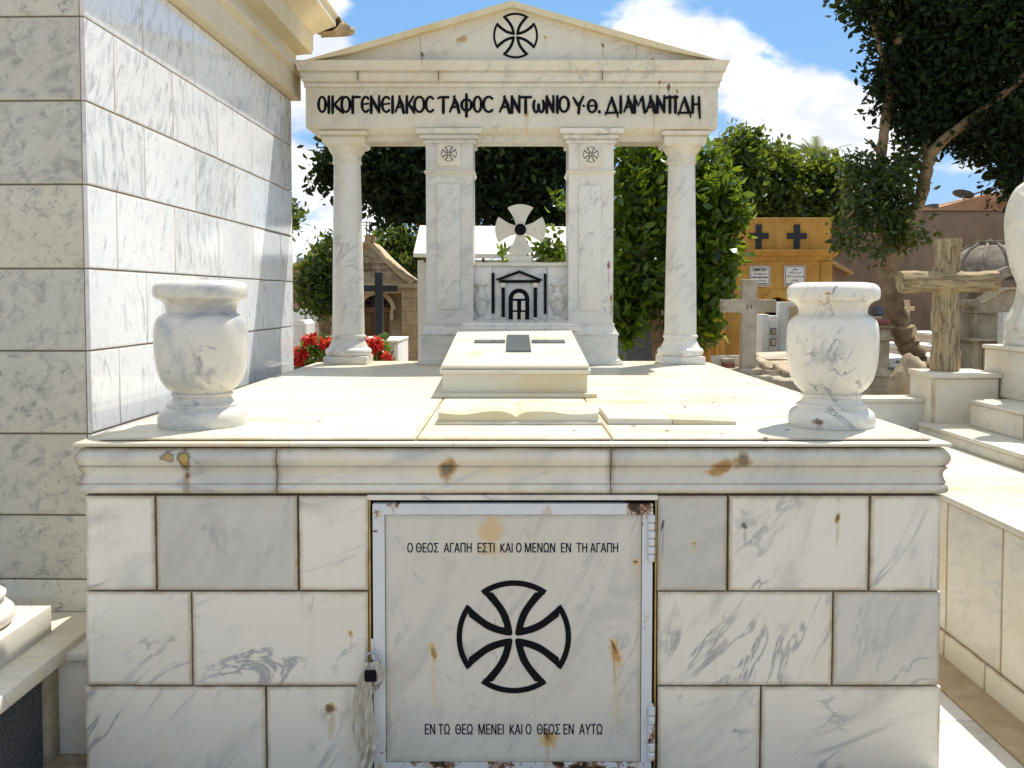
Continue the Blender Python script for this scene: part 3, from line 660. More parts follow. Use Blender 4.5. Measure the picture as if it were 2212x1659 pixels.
for u in (772, 947, 1302):                                     # fine joints between cornice lengths
    jn = MB(); jn.box(xu(u, 160, 6.54) - .001, xu(u, 160, 6.54) + .001, 6.545, 6.5765, z(176), z(157), 0); jn.build('cornice_joint', M['mortar'], ent, smooth=0)
# rows of letters, painted with a brush
def glyphs():
    W_ = 6.3; out = []
    def S(*pts): out.append([(xu((700 + p[0] / 1.9069) / 1.15732, (p[1] / 1.9069) / 1.15732, Y0), zv((p[1] / 1.9069) / 1.15732, Y0), (p[2] * 1.2 if len(p) > 2 else W_) / 1.9069 / 1.15732 * Y0 / F) for p in pts])
    def oval(x0, x1, y0=458, y1=538, a0=0, a1=360, w=None):
        cx, cy, rx, ry = (x0 + x1) / 2, (y0 + y1) / 2, (x1 - x0) / 2 - 4, (y1 - y0) / 2 - 4
        S(*[(cx + rx * math.cos(R(a)), cy - ry * math.sin(R(a)), (w or 5.5) * (1.15 - .3 * abs(math.sin(R(a))))) for a in np.linspace(a0, a1, 22)])
    def bar(x, y0=460, y1=538, w=6.5, dx=0): S((x, y0, w * .8), (x + dx * .4, (y0 + y1) / 2, w), (x + dx, y1, w * .9))
    def A(x0, x1, bar_=True, y0=458, y1=538):
        m = x0 + (x1 - x0) * .45; S((m + 3, y0, 4), (m, y0 + 30, 5.5), (x0 + 4, y1 - 4, 4)); S((m, y0 + 4, 4.5), (m + (x1 - m) * .55, y0 + 42, 7.5), (x1 - 4, y1, 6))
        if bar_: S((x0 + 8, y1 - 22, 3.5), (m + 12, y1 - 30, 4.5))
    def N(x0, x1): bar(x0 + 5); S((x0 + 4, 462, 5), ((x0 + x1) / 2, 500, 7), (x1 - 6, 534, 5)); bar(x1 - 5, 458, 536, 5.5)
    def K(x0, x1): bar(x0 + 5); S((x1 - 6, 460, 4.5), (x0 + 12, 500, 5)); S((x0 + 12, 496, 5), (x0 + 28, 514, 7), (x1 - 2, 538, 5))
    def C(x0, x1): oval(x0, x1 + 6, a0=48, a1=312)
    def Ec(x0, x1): oval(x0, x1 + 4, a0=48, a1=312); S((x0 + 8, 498, 3.5), (x1 - 6, 494, 4))
    def T(x0, x1, dx=0): S((x0 + 2, 470, 4), (x0 + 8, 464, 5), (x1 - 3, 464, 5)); bar((x0 + x1) / 2, 466, 538, 6.5, dx)
    def Dl(x0, x1):
        m = (x0 + x1) / 2; S((m, 470, 4), (m - 12, 500, 4.5), (x0 + 8, 536, 4)); S((m, 466, 5), (m + 10, 500, 7), (x1 - 8, 538, 6)); S((x0 + 2, 540, 4.5), (x1 - 2, 538, 4.5)); S((x0 + 3, 540, 3.5), (x0 + 2, 550, 3)); S((x1 - 4, 540, 4), (x1 - 2, 560, 3))
    oval(180, 222); bar(233); K(246, 302); oval(290, 338); bar(347); S((347, 463, 5), (381, 463, 5)); Ec(387, 427); N(430, 478); Ec(483, 527); bar(537)
    A(547, 594); K(600, 642); oval(637, 692); C(692, 734)
    T(752, 806); A(806, 858); oval(862, 917, 470, 532); bar(889, 450, 556, 6.5); oval(920, 964); C(966, 1018)
    A(1044, 1098); N(1101, 1146); T(1142, 1200); oval(1205, 1237, 470, 540, 130, 370); oval(1229, 1262, 470, 540, 170, 410); N(1267, 1308); bar(1322); oval(1328, 1380)
    S((1398, 466, 4), (1412, 490, 6), (1422, 506, 6)); S((1446, 462, 4.5), (1428, 496, 6), (1423, 540, 6)); S((1446, 504, 4.5), (1449, 506, 4.5))
    oval(1464, 1512, 474, 540); S((1472, 506, 3.5), (1504, 505, 3.5)); S((1521, 532, 6), (1523, 536, 6))
    Dl(1550, 1612); bar(1624); A(1636, 1684); bar(1690); S((1690, 466, 5), (1708, 505, 6), (1722, 470, 5)); bar(1728, 462, 538, 6, 10); A(1742, 1790); N(1793, 1836); S((1832, 474, 4), (1842, 466, 5), (1894, 464, 5)); bar(1858); bar(1884)
    Dl(1896, 1958); bar(1966); S((1966, 500, 4.5), (1998, 497, 4.5)); S((1996, 464, 5), (1997, 520, 6), (2001, 566, 3.5))
    return out
le = MB(); strokes(le, glyphs(), Y0 - .0004); le.build('inscription', M['black'], ent, smooth=0)
# pediment
pd = MB(); yp = 6.575; zz = lambda v: zv(v, yp); ax, az = xu(1106, 2, yp), zz(2); lx, rx_, bz = xu(641, 134, yp), xu(1575, 136, yp), zz(135.2)
tri = [(lx + .05, bz), (rx_ - .05, bz), (ax, az - .035)]
pd.prism(tri, yp + .045, 6.97, sid=.66); ped = pd.build('pediment', M['temple'], tp, smooth=0)
rk = MB(); th = .042
for sx in (lx, rx_):
    nseg = 4 if sx == lx else 3
    for i in range(nseg):
        t0, t1 = i / nseg + (.0006 if i else 0), (i + 1) / nseg - (.0006 if i < nseg - 1 else 0)
        P0 = (sx + (ax - sx) * t0, bz + (az - bz) * t0); P1 = (sx + (ax - sx) * t1, bz + (az - bz) * t1)
        k0 = min(1, t0 * 5 + .1); rk.prism([P0, P1, (P1[0], P1[1] - th), (P0[0], P0[1] - th * k0)], yp - .012, 7.02, sid=.2 + .07 * i)
rk.build('raking_cornice', M['cornice'], ped, smooth=0)
e = MB(); emblem(e, xu(1113.7, 77, yp + .045), zv(77, yp + .045), 48 * 6.62 / F, yp + .0448, .002); e.build('cross_emblem', M['black'], ped, smooth=0)
for u, v in ((908, 75), (1375, 85)):
    jn = MB(); jn.box(xu(u, 110, 6.62) - .001, xu(u, 110, 6.62) + .001, yp + .0438, yp + .0449, bz, zv(v, 6.62), 0); jn.build('panel_joint', M['mortar'], ped, smooth=0)
# outer columns
YC = 6.78
for u in (752, 1470.5):
    cx = xu(u, 600, YC); zc = lambda v: zv(v, YC); s_ = rnd.random()
    sh = MB(); zr = zc(357); z0 = HB + .205
    sh.lathe([(.1135 - .0195 * (t ** 1.25), z0 + (zr - z0) * t) for t in np.linspace(0, 1, 16)], cx, YC, 64, s_)
    col = sh.build('column', M['column'], tp)
    bs = MB(); bs.box(cx - .153, cx + .153, YC - .153, YC + .153, HB, HB + .056, .006, s_ + .1)
    bs.lathe([(.150, HB + .056), (.160, HB + .066), (.165, HB + .082), (.163, HB + .098), (.152, HB + .110), (.141, HB + .114), (.130, HB + .135), (.117, HB + .162), (.1135, HB + .178), (.119, HB + .184), (.124, HB + .190), (.124, HB + .199), (.119, HB + .2055)], cx, YC, 64, s_ + .1)
    bs.build('base', M['column'], col)
    ca = MB(); ca.lathe([(.094, zr), (.101, zr + .004), (.105, zr + .012), (.104, zr + .021), (.098, zr + .026), (.0995, zc(347)), (.101, zc(337)), (.113, zc(333)), (.128, zc(325)), (.138, zc(317)), (.139, zc(315))], cx, YC, 64, s_ + .2)
    ca.mould((cx - .139, cx + .139, YC - .139, YC + .139), [(-.02, zc(322)), (.0, zc(318)), (.006, zc(315)), (.009, zc(303)), (.004, zc(301)), (.004, zc(299.5)), (.026, zc(299)), (.0295, zc(297)), (.0295, z(281.3))], sid=s_ + .2, edge=[q for q in (.1, .5, .1, .1, .8, .9, .2, 0, .3) for _ in range(4)])
    ca.build('capital', M['temple'], col)
# inner pillars with pedestals
for u0, u1, k in ((920.5, 1022, 0), (1228, 1325, 1)):
    YP = 6.64; x0, x1 = xu(u0, 500, YP), xu(u1, 500, YP); zp = lambda v: zv(v, YP); s_ = .3 + .37 * k
    mb = MB(); zt_ = z(301)
    mb.mould((x0, x1, YP, 6.97), [(0, zp(699)), (0, zp(311)), (.018, zp(310)), (.020, zp(304)), (.014, zp(302.5)), (.014, zp(301.5)), (.038, zp(300)), (.040, zp(294)), (.034, zp(292.5)), (.034, zp(291.5)), (.060, zp(290)), (.066, zp(284)), (.066, zp(280.5)), (.066, zp(280.5) + .001)], (1, 1, 1, .2), s_, edge=[q for q in (.3, .3, .1, 0, .9, 1, .1, 0, .9, 1, .1, 0, .3, .3) for _ in range(4)])
    pil = mb.build('pillar', M['column'], tp, smooth=30)
    lg = MB(); lg.mould((x0, x1, YP, 6.97), [(.001, zp(378)), (.010, zp(373)), (.014, zp(371.5)), (.014, zp(369)), (.001, zp(368.5))], (1, 1, 1, 0), s_); lg.build('string_course', M['temple'], pil, smooth=20)
    mb = MB(); mb.mould((x0, x1, YP, 6.97), [(.062, HB), (.066, HB + .004), (.066, HB + .018), (.054, HB + .022), (.054, HB + .034), (.044, HB + .040), (.040, HB + .052), (.032, HB + .056), (.032, zp(725)), (.038, zp(724)), (.040, zp(721)), (.036, zp(719.5)), (.028, zp(717)), (.014, zp(708)), (.008, zp(704)), (.010, zp(702)), (.011, zp(699.5)), (.002, zp(698.5))], (1, 1, 1, .3), s_ + .2)
    mb.build('pedestal', M['column'], pil, smooth=24)
    cu = 969.7 if k == 0 else 1276.3; v0 = 0 if k == 0 else 2
    pq = MB(); pq.box(xu(cu - 25, 330, YP), xu(cu + 24.5, 330, YP), YP - .010, YP + .002, zp(358.5 + v0), zp(306.5 + v0), .002); pq.build('cross_plaque', M['temple'], pil)
    e = MB(); emblem(e, xu(cu, 332 + v0, YP - .01), zp(332.2 + v0), 16.6 * YP / F, YP - .0102, .001, .9); e.build('cross_emblem', M['black'], pil, smooth=0)
    pq = MB(); w0, w1 = ((944, 994.5) if k == 0 else (1250, 1299)); pq.box(xu(w0, 530, YP), xu(w1, 530, YP), YP - .011, YP + .002, zp(668 + v0), zp(396.5 + 2 * v0), .004); pq.build('raised_panel', M['column'], pil)
# low back wall with the little temple relief
YB = 6.72; zb_ = lambda v: zv(v, YB); xb_ = lambda u, v=630: xu(u, v, YB)
mb = MB(); x0, x1 = xb_(1022), xb_(1228)
for a, c, s_ in ((x0, xb_(1063.3), .2), (xb_(1064), xb_(1182.3), .5), (xb_(1183), x1, .8)): mb.box(a, c, YB, YB + .16, HB, zb_(575.5), .0015, s_)
bw = mb.build('back_wall', M['column'], tp)
mb = MB(); mb.box(x0 + .002, x1 - .002, YB - .012, YB + .17, zb_(575.2), zb_(567), .003); mb.build('coping', M['temple'], bw)
mb = MB()
mb.box(xb_(1062), xb_(1068.2), YB - .012, YB, zb_(677), zb_(589.5), .001); mb.box(xb_(1175), xb_(1180.8), YB - .012, YB, zb_(678), zb_(591), .001)
T = [(xb_(1071), zb_(602.5)), (xb_(1121.9), zb_(584)), (xb_(1172), zb_(604)), (xb_(1168), zb_(608)), (xb_(1121.9), zb_(590)), (xb_(1076), zb_(606.5))]
mb.prism(T, YB - .02, YB); mb.box(xb_(1079), xb_(1166), YB - .019, YB, zb_(611), zb_(605), .001)
for u in (1087, 1156.5): mb.box(xb_(u - 3.6), xb_(u + 3.6), YB - .02, YB, zb_(685.5), zb_(621), .001)
arch = lambda cu, r, vt, vb: [(xb_(cu + r), zb_(vb))] + [(xb_(cu) + r * YB / F * math.cos(a), zb_(vt + r) + r * YB / F * math.sin(a)) for a in np.linspace(0, math.pi, 17)] + [(xb_(cu - r), zb_(vb))]
mb.prism(arch(1121, 22.3, 623.3, 694.6), YB - .014, YB)
rel = mb.build('temple_relief', M['black'], bw, smooth=0)
for u in (1086.7, 1156.6):
    mb = MB(); mb.box(xb_(u - 6.6), xb_(u + 6.6), YB - .026, YB, zb_(621), zb_(617), .002); mb.box(xb_(u - 5.2), xb_(u + 5.2), YB - .023, YB, zb_(617.01), zb_(611.3), .002); mb.build('relief_capital', M['temple'], bw, smooth=0)
    mb = MB(); mb.box(xb_(u - 6.8), xb_(u + 6.8), YB - .028, YB, zb_(695), zb_(690), .002); mb.box(xb_(u - 5.4), xb_(u + 5.4), YB - .024, YB, zb_(690), zb_(685.6), .002); mb.build('relief_base', M['temple'], bw, smooth=0)
for u0, u1, v0, v1 in ((1108, 1117.3, 677, 694), (1125, 1134, 677, 694)): mb = MB(); mb.box(xb_(u0), xb_(u1), YB - .017, YB - .013, zb_(v1 - 3), zb_(v0 - 3), .001); mb.build('relief_door_panel', M['temple'], bw, smooth=0)
mb = MB()
mb.prism(arch(1121, 12.6, 632.6, 645)[1:-1], YB - .017, YB - .0135)
mb.build('relief_fanlight', M['temple'], bw, smooth=0)
M['mirror'] = plain('mirror glass', (.5, .5, .48), .06, metal=.9, vary=0)
for u0, u1 in ((1108, 1116.8), (1126, 1134.3)): mb = MB(); mb.box(xb_(u0), xb_(u1), YB - .0165, YB - .013, zb_(670), zb_(650), 0); mb.build('window_pane', M['mirror'], bw, smooth=0)
for u in (1039, 1204.8):
    mb = MB(); cx = xb_(u); q = lambda v: zb_(v); k = YB / F
    pr = [(15, 693), (15.5, 690), (10, 687), (5, 683), (5.5, 681), (10, 679), (10.5, 676), (14, 669), (17.5, 657), (18, 650), (15.5, 641), (11.5, 634), (10, 631), (9, 622), (12, 617), (17, 615), (17, 613)]
    mb.lathe([(r * k, q(v)) for r, v in pr], cx, YB + .002, 36, sy=.62)
    o = mb.build('vase_relief', M['urn'], bw)
    gl = MB()
    for sgn in (-1, 1):
        gl.tube([(cx + sgn * k * 15 * math.sin(t * 2.2), YB - .006 - .034 * math.cos(t * 1.5) * .95, q(642 + t * 16)) for t in np.linspace(-.2, 1.3, 12)], [.003 + .005 * math.sin(i * 1.7) ** 2 for i in range(12)], 7)
    gl.tube([(cx + k * 14 * t, YB - .036 + .012 * t * t, q(648 - 5 * math.sin(t * 3.3))) for t in np.linspace(-1, 1, 12)], .0055, 7)
    gl.build('garland', M['statue'], o)
# white cross finial on the coping
cr = thing('cross_finial', 'white marble cross with flared arms and a black disc at its centre', 'cross', tuple(at(1124, 567, 6.80)))
ro = 54.5 * 6.8 / F; cxx, czz = xu(1124, 496, 6.8), zv(496.5, 6.8)
mb = MB(); mb.prism([(cxx + x, czz + zz_) for x, zz_ in flared_cross(ro)], 6.775, 6.825, sid=.1); body = mb.build('cross_body', M['steps'], cr, smooth=0)
mb = MB(); mb.prism([(cxx + x, czz + zz_) for x, zz_ in flared_cross(ro * .90)], 6.772, 6.776, sid=.1); mb.build('raised_field', M['steps'], body, smooth=0)
mb = MB(); mb.lathe([(.046, -.004), (.046, .006)], 0, 0, 40); mb.V = [(cxx + v[0], 6.768 - v[2], czz + v[1]) for v in mb.V]; mb.build('collar', M['temple'], cr)
mb = MB(); mb.lathe([(.041, 0), (.041, .008), (.036, .012)], 0, 0, 40); mb.V = [(cxx + v[0], 6.764 - v[2], czz + v[1]) for v in mb.V]; mb.build('boss', M['black'], cr)
mb = MB(); zc0 = zb_(567); mb.mould((xu(1099, 560, 6.78), xu(1149, 560, 6.78), 6.76, 6.84), [(0, zc0), (0, zc0 + .030), (-.006, zc0 + .042), (-.012, zc0 + .05)], sid=.3); mb.build('base', M['temple'], cr)

# ---------------------------------------------------------------- sloping grave in front of the temple
gr = thing('sloping_grave', 'low white marble grave with sloping lid and dark cross before the temple', 'grave', (0, 5.2, HB))
k0 = xu(1113, 800, 4.45); hw = .349
mb = MB(); mb.box(k0 - .388, k0 + .384, 4.43, 5.84, HB, HB + .021, .005, .3); mb.build('base_plate', M['floor'], gr)
def yz_prism(poly, x0, x1, mb, sid=None, edge=0.0):
    n = len(poly); vs = [(x0, y, z_) for y, z_ in poly] + [(x1, y, z_) for y, z_ in poly]
    return mb.add(vs, [tuple(range(n)), tuple(range(2 * n - 1, n - 1, -1))] + [(i, (i + 1) % n, n + (i + 1) % n, n + i) for i in range(n)], sid, edge)
zf = 1.262; sl_ = .0855
mb = MB(); yz_prism([(4.472, HB + .021), (5.85, HB + .021), (5.85, zf + sl_ * 1.378), (4.472, zf)], k0 - hw + .006, k0 + hw - .008, mb, .55); mb.build('body', M['floor'], gr, smooth=0)
ld = MB()
for off, th_, ov, y0 in ((0, .019, .006, 4.452), (.0215, .017, -.002, 4.46)):
    yz_prism([(y0 + .003, zf + sl_ * (y0 - 4.472) + off), (5.855, zf + sl_ * (5.855 - 4.472) + off), (5.855, zf + sl_ * (5.855 - 4.472) + off + th_), (y0 + .004, zf + sl_ * (y0 - 4.472) + off + th_), (y0, zf + sl_ * (y0 - 4.472) + off + th_ - .005), (y0, zf + sl_ * (y0 - 4.472) + off + .004)], k0 - hw - ov, k0 + hw + ov, ld, .25 + off)
lid = ld.build('sloping_lid', M['floor'], gr, smooth=0)
zs = lambda y: zf + sl_ * (y - 4.472) + .0386
def on_slope(u, v):
    p_ = at(u, v, 10.0); k = (zs(0) - ZC) / ((p_.z - ZC) - sl_ * 10.0)
    return Vector((p_.x * k, 10.0 * k, zs(10.0 * k)))
mb = MB()
def plate(u0, u1, v0, v1, t=.019):
    a, c, d = on_slope(u0, v1), on_slope(u1, v1), on_slope((u0 + u1) / 2, v0); vs = []
    x0, x1, ya, yb = a.x, c.x, a.y, d.y
    yz_prism([(ya, zs(ya)), (yb, zs(yb)), (yb - .002, zs(yb) + t), (ya + .003, zs(ya) + t), (ya, zs(ya) + t - .003)], x0, x1, mb, rnd.random())
plate(1024, 1091, 736.5, 741.8, .008); plate(1149, 1221, 736.5, 741.8, .008); plate(1093.5, 1147.5, 727, 761, .012)
mb.build('cross_plates', M['glass'], gr, smooth=0)
hd = MB(); YH = 5.87
hd.mould((xu(1001, 706, YH), xu(1246, 706, YH), YH, 6.715), [(0, HB), (0, zv(716, YH)), (.018, zv(714.5, YH)), (.021, zv(711, YH)), (.018, zv(706.5, YH)), (.006, zv(705, YH)), (.008, zv(702, YH)), (.006, zv(699, YH)), (-.004, zv(697.5, YH)), (-.03, zv(697, YH))], (1, 1, 1, 0), .7); hd.build('head_step', M['column'], gr, smooth=25)

# open marble books
bk = thing('open_book_carving', 'thick open marble book carved with curved pages, in front of the sloping grave', 'stone book', (xu(1118, 900, 3.6), 3.69, HB))
x0, x1 = xu(946, 900, 3.50), xu(1293, 900, 3.50); hz = HB + .012
top = curve([(0, .033), (.16, .026), (.30, .037), (.40, .038), (.465, .026), (.49, .018), (.515, .027), (.57, .037), (.70, .037), (.84, .027), (1, .031)], 5)
mb = MB(); mb.prism([(x0, hz)] + [(x0 + t * (x1 - x0), hz + q) for t, q in top] + [(x1, hz)], 3.505, 3.90, .15); mb.build('pages', M['floor'], bk, smooth=30)
mb = MB(); mb.box(x0 - .010, x1 + .012, 3.492, 3.905, HB + .0005, hz, .004, .35, edge=.6); mb.build('cover', M['floor'], bk)
b2 = thing('flat_book_plaque', 'thin flat marble book plaque lying beside the thick carved book', 'stone book', (.59, 3.7, HB))
for a, c, nm in ((1315, 1452, 0), (1453.5, 1591, 1)):
    mb = MB(); xa_, xc_ = xu(a, 918, 3.5), xu(c, 918, 3.5)
    if nm == 0: mb.prism([(xa_, HB + .001), (xc_, HB + .001), (xc_, HB + .0205), (xa_ + (xc_ - xa_) * .5, HB + .023), (xa_ + .004, HB + .024), (xa_, HB + .022)], 3.505, 3.90, .4, edge=.25)
    else: mb.prism([(xa_, HB + .001), (xc_, HB + .001), (xc_, HB + .012), (xc_ - .03, HB + .013), (xa_ + .10, HB + .0185), (xa_, HB + .0205)], 3.505, 3.90, .45, edge=.25)
    mb.build('page', M['floor'], b2, smooth=30)

# ---------------------------------------------------------------- urns
pp = [(150, 912), (244, 911), (251, 906), (254, 893), (255, 872), (253, 850), (246, 832), (236, 820), (224, 811), (211, 803), (206, 800), (206, 796), (208, 789), (205, 782), (198, 777), (190, 774), (179, 764), (171, 752), (168, 744), (168, 738), (174, 735), (179, 729), (179, 722), (175, 717), (169, 714),
      (178, 705), (204, 682), (229, 648), (246, 608), (257, 560), (264, 510), (268, 455), (269, 400), (267, 345), (262, 306), (252, 281), (236, 263), (216, 251), (205, 245), (200, 236), (200, 222), (205, 200), (217, 181), (234, 167), (252, 159), (262, 154), (268, 145), (271, 130), (271, 105), (265, 84), (250, 67), (228, 57), (200, 53), (180, 55), (168, 100), (100, 115)]
k = 3.51 / F / 2.754
prof = [(r * k, (912 - y) * k) for r, y in pp]; P2 = curve(prof, 3)
zf0, zr0 = (912 - 739) * k, (912 - 236) * k
def urn(loc, label, sid, kr, kz):
    t = thing('urn', label, 'urn', loc, 'urns on the vault'); Q = [(max(.002, a) * kr, c * kz) for a, c in P2]; i0 = max(i for i, q in enumerate(Q) if q[1] < zf0 * kz and i < 70 and q[0] > .1 * kr * 0); i0 = next(i for i, q in enumerate(Q) if q[1] >= zf0 * kz); i1 = next(i for i, q in enumerate(Q) if q[1] >= zr0 * kz)
    for nm, seg_ in (('foot', Q[:i0 + 1]), ('bowl', Q[i0:i1 + 1]), ('rim', Q[i1:])):
        mb = MB(); mb.lathe(seg_, 0, 0, 72, sid, cap=nm != 'bowl'); mb.build(nm, M['urn'], t, smooth=50, local=True)
    return t
urn((xu(436, 800, 3.51), 3.51, HB), 'veined marble urn nearest the flecked marble mausoleum wall', .15, 1, 1)
urn((xu(1797, 800, 3.50), 3.50, HB), 'veined marble urn with a brown chip on its foot', .735, .975, .985)

# fallen leaves
def leafmesh():
    mb = MB(); vs = [(0, -.011, .0012), (.0045, -.002, .003), (.0035, .006, .0025), (0, .012, .004), (-.0035, .006, .0022), (-.0045, -.002, .0015), (0, 0, .0008)]
    return mb.add(vs, [(0, 1, 6), (1, 2, 6), (2, 3, 6), (3, 4, 6), (4, 5, 6), (5, 0, 6)])
first = None; rl = random.Random(5)
for u, v in ((1035, 877), (1700, 930), (1655, 946), (1540, 870), (1585, 860), (800, 872), (880, 870), (950, 882), (905, 893), (985, 914), (1300, 815), (1345, 808), (860, 800), (765, 793), (1690, 847), (1480, 880), (1440, 932), (1240, 930), (1368, 922), (690, 910), (1560, 938), (1620, 823)):
    q = atz(u, v, HB)
    if first is None: first = leafmesh().build('fallen_leaf', M['dryleaf'], None, smooth=0); o = first
    else: o = first.copy(); COL.objects.link(o)
    o.location = (q.x, q.y, HB + .0005); o.rotation_euler = (0, 0, rl.uniform(0, 6.28)); s_ = rl.uniform(.6, 1.35); o.scale = (s_, s_, s_)
    tag(o, 'small dry brown leaf lying on the bright marble slabs', 'leaf', 'dry leaves scattered over the slabs')

# ---------------------------------------------------------------- marble mausoleum on the left
MC = Vector((-1.632, 3.66, 0)); ma = thing('marble_mausoleum', 'tall mausoleum clad in pale flecked marble with a cream cornice', 'mausoleum', MC, rz=-R(1.117))
zj = [at(190, v, 3.66).z for v in (1252, 1113, 937, 758, 580, 398, 217, 35)]; zj += [zj[-1] + .322]; ztop = 3.02; LW = 3.13
mb = MB(); mb.box(-3.0, -.0165, .0165, LW - .01, .3, 3.6, 0); mb.build('core', M['joint'], ma, local=True)
mb = MB(); gp = .0022
for i in range(1, len(zj) - 1 + 1):
    z0 = zj[i - 1]; z1 = zj[i] if i < len(zj) else ztop
    j0 = (.55 if i % 2 == 0 else .257)
    if i == 7 or i == 8: j0 = .55 if i == 8 else .257
    # joints alternate course by course
    a = 0.0; cuts = [0.0]; x = j0
    while x < LW - .12: cuts.append(x); x += .636
    cuts.append(LW)
    for q in range(len(cuts) - 1): mb.stone((0, 0, 0), (0, 1, 0), (1, 0, 0), cuts[q] + gp, cuts[q + 1] - gp, z0 + .003, z1 - .003, th=.017, bev=.003, ins=.006)
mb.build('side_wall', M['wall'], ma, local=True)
mb = MB()
for i in range(1, len(zj)):
    cuts = [-3.0, -1.95, -.99, -.0174] if i % 2 else [-2.6, -1.5, -.62 if i == 2 else -.95, -.0174]
    for q in range(len(cuts) - 1): mb.stone((0, 0, 0), (1, 0, 0), (0, -1, 0), cuts[q] + gp, cuts[q + 1] - gp, zj[i - 1] + .003, zj[i] - .003, th=.017, bev=.003, ins=.006)
zb0 = .40
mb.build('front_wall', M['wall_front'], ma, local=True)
mb = MB(); mb.mould((-3.0, 0, 0, LW), [(.022, zb0), (.022, zb0 + .05), (.018, zb0 + .056), (.012, zj[0] - .012), (.004, zj[0] - .002), (-.01, zj[0] - .001)], (0, 1, 1, 0), .4); mb.build('base_course', M['wall_front'], ma, local=True)
cp = [(-.03, zj[-1] + .001), (.055, zj[-1] + .004), (.060, zj[-1] + .012), (.060, 3.17), (.085, 3.19), (.085, 3.215), (.035, 3.22), (.035, 3.33), (.085, 3.35), (.125, 3.36), (.135, 3.40), (.135, 3.50), (.16, 3.52), (.22, 3.565), (.27, 3.60), (.27, 3.655), (.285, 3.67), (.285, 3.69), (-.2, 3.72)]
mb = MB(); mb.mould((-3.0, 0, 0, LW - .02), cp, (0, 1, 1, 1), .3); co = mb.build('cornice', M['cornice'], ma, smooth=20, local=True)
mb = MB(); nn = 9; vs, fs = [], []                             # the weather-broken far end of the cornice
for i in range(nn):
    t = i / (nn - 1)
    for (o, z_) in ((.12, 3.56), (.24, 3.572), (.285, 3.60), (.30, 3.64), (.29, 3.68), (.12, 3.70)):
        jx, jy, jz = (rnd.uniform(-.02, .02) for _ in range(3)); k_ = 1 - .45 * t
        vs.append((o * (1 + .25 * t) + jx * t, LW + .27 + .16 * t + jy, 3.63 + (z_ - 3.63) * k_ + jz * t - .03 * t))
for i in range(nn - 1):
    for k_ in range(6): fs.append((i * 6 + k_, i * 6 + (k_ + 1) % 6, i * 6 + 6 + (k_ + 1) % 6, i * 6 + 6 + k_))
fs.append(tuple(range((nn - 1) * 6, nn * 6))); mb.add(vs, fs, .3)
mb.build('broken_cornice_end', M['weathered'], co, smooth=0, local=True)
mb = MB(); mb.box(-2.9, -.05, .05, LW - .05, 3.7, 3.9, .01); mb.build('roof', M['cornice'], ma, local=True)

# ledge in front of it, with the pebble-dash flank and the lower shelf
ZL = zb0 - .002
le_ = thing('marble_ledge', 'sunlit marble ledge with pebble dash flank at the foot of the flecked mausoleum', 'ledge', (-2.3, 2.8, 0))
xe = atz(119, 1415, ZL).x
mb = MB(); mb.box(-3.6, xe, 2.62, 4.2, ZL - .055, ZL, .008, .2); mb.box(-3.6, xe, 1.0, 2.617, ZL - .055, ZL, .008, .7); mb.build('top_slab', M['steps'], le_)
mb = MB(); mb.box(-3.6, xe - .05, 1.0, 3.20, 0, ZL - .055, .004); mb.build('pebble_dash_flank', M['granite'], le_)
mb = MB(); mb.box(-3.6, xe - .035, 3.203, 3.29, 0, ZL - .056, .006); mb.build('end_pilaster', M['weathered'], le_)
mb = MB(); ysh = atz(150, 1630, .003).y; zsh = zv(1407, ysh)
mb.box(xe - .10, XL - .004, ysh - .02, 4.3, zsh - .028, zsh, .005, .3); mb.build('low_shelf', M['steps'], le_)
mb = MB(); mb.box(xe - .09, XL - .006, ysh, ysh + .1, .0, zsh - .029, .008, .45); mb.build('back_panel', M['facing'], le_)

cb = thing('column_base', 'white marble column base with its square block standing on the sunlit ledge', 'column', (-1.9, 3.1, ZL))
mb = MB(); mb.box(xe - .60, -1.685, 2.75, 3.42, ZL, ZL + .098, .004, .3); mb.build('plinth', M['steps'], cb)
mb = MB(); zz0 = ZL + .098; mb.lathe([(.17, zz0), (.185, zz0 + .012), (.192, zz0 + .03), (.188, zz0 + .05), (.172, zz0 + .066), (.158, zz0 + .072), (.156, zz0 + .088), (.163, zz0 + .094), (.164, zz0 + .106), (.152, zz0 + .114), (.14, zz0 + .13), (.132, zz0 + .2), (.128, zz0 + .9)], -1.905, 3.18, 56, .2); mb.build('shaft_and_torus', M['column'], cb)

# ---------------------------------------------------------------- stepped tomb on the right
rt = thing('stepped_tomb', 'large stepped cream marble tomb carrying the log cross and the angel statue', 'tomb', (3.2, 4.5, 0))
yq = lambda u: WX * F / (u - CX)
z15 = zv(1482, yq(2212)); zt0 = zv(1141, yq(2212)); PT = zt0
mb = MB(); mb.box(WX + .03, 5.5, 1.6, 6.5, 0, PT - .03, 0); mb.build('core', M['mortar'], rt)
mb = MB(); cuts = [1.7, 2.45, 3.06, yq(2178), yq(2056), 4.85, 5.5, 6.3]
for i in range(len(cuts) - 1): mb.stone((WX, 0, 0), (0, 1, 0), (-1, 0, 0), cuts[i] + .002, cuts[i + 1] - .002, z15 + .003, PT - .028, th=.034, bev=.003, ins=.012)
cuts = [1.7, 2.6, 3.2, yq(2147), 4.16, 4.8, 5.5, 6.3]
for i in range(len(cuts) - 1): mb.stone((WX, 0, 0), (0, 1, 0), (-1, 0, 0), cuts[i] + .002, cuts[i + 1] - .002, .0, z15 - .002, th=.034, bev=.003, ins=.012, proud=.006)
mb.build('side_wall', M['steps'], rt)
mb = MB()
for i, (a, c) in enumerate(((1.6, 3.0), (3.003, 4.6), (4.603, 6.4))): mb.box(WX - .012, 5.5, a, c, PT - .026, PT, .004, .2 + .3 * i, edge=.05)
mb.build('platform', M['floor'], rt)
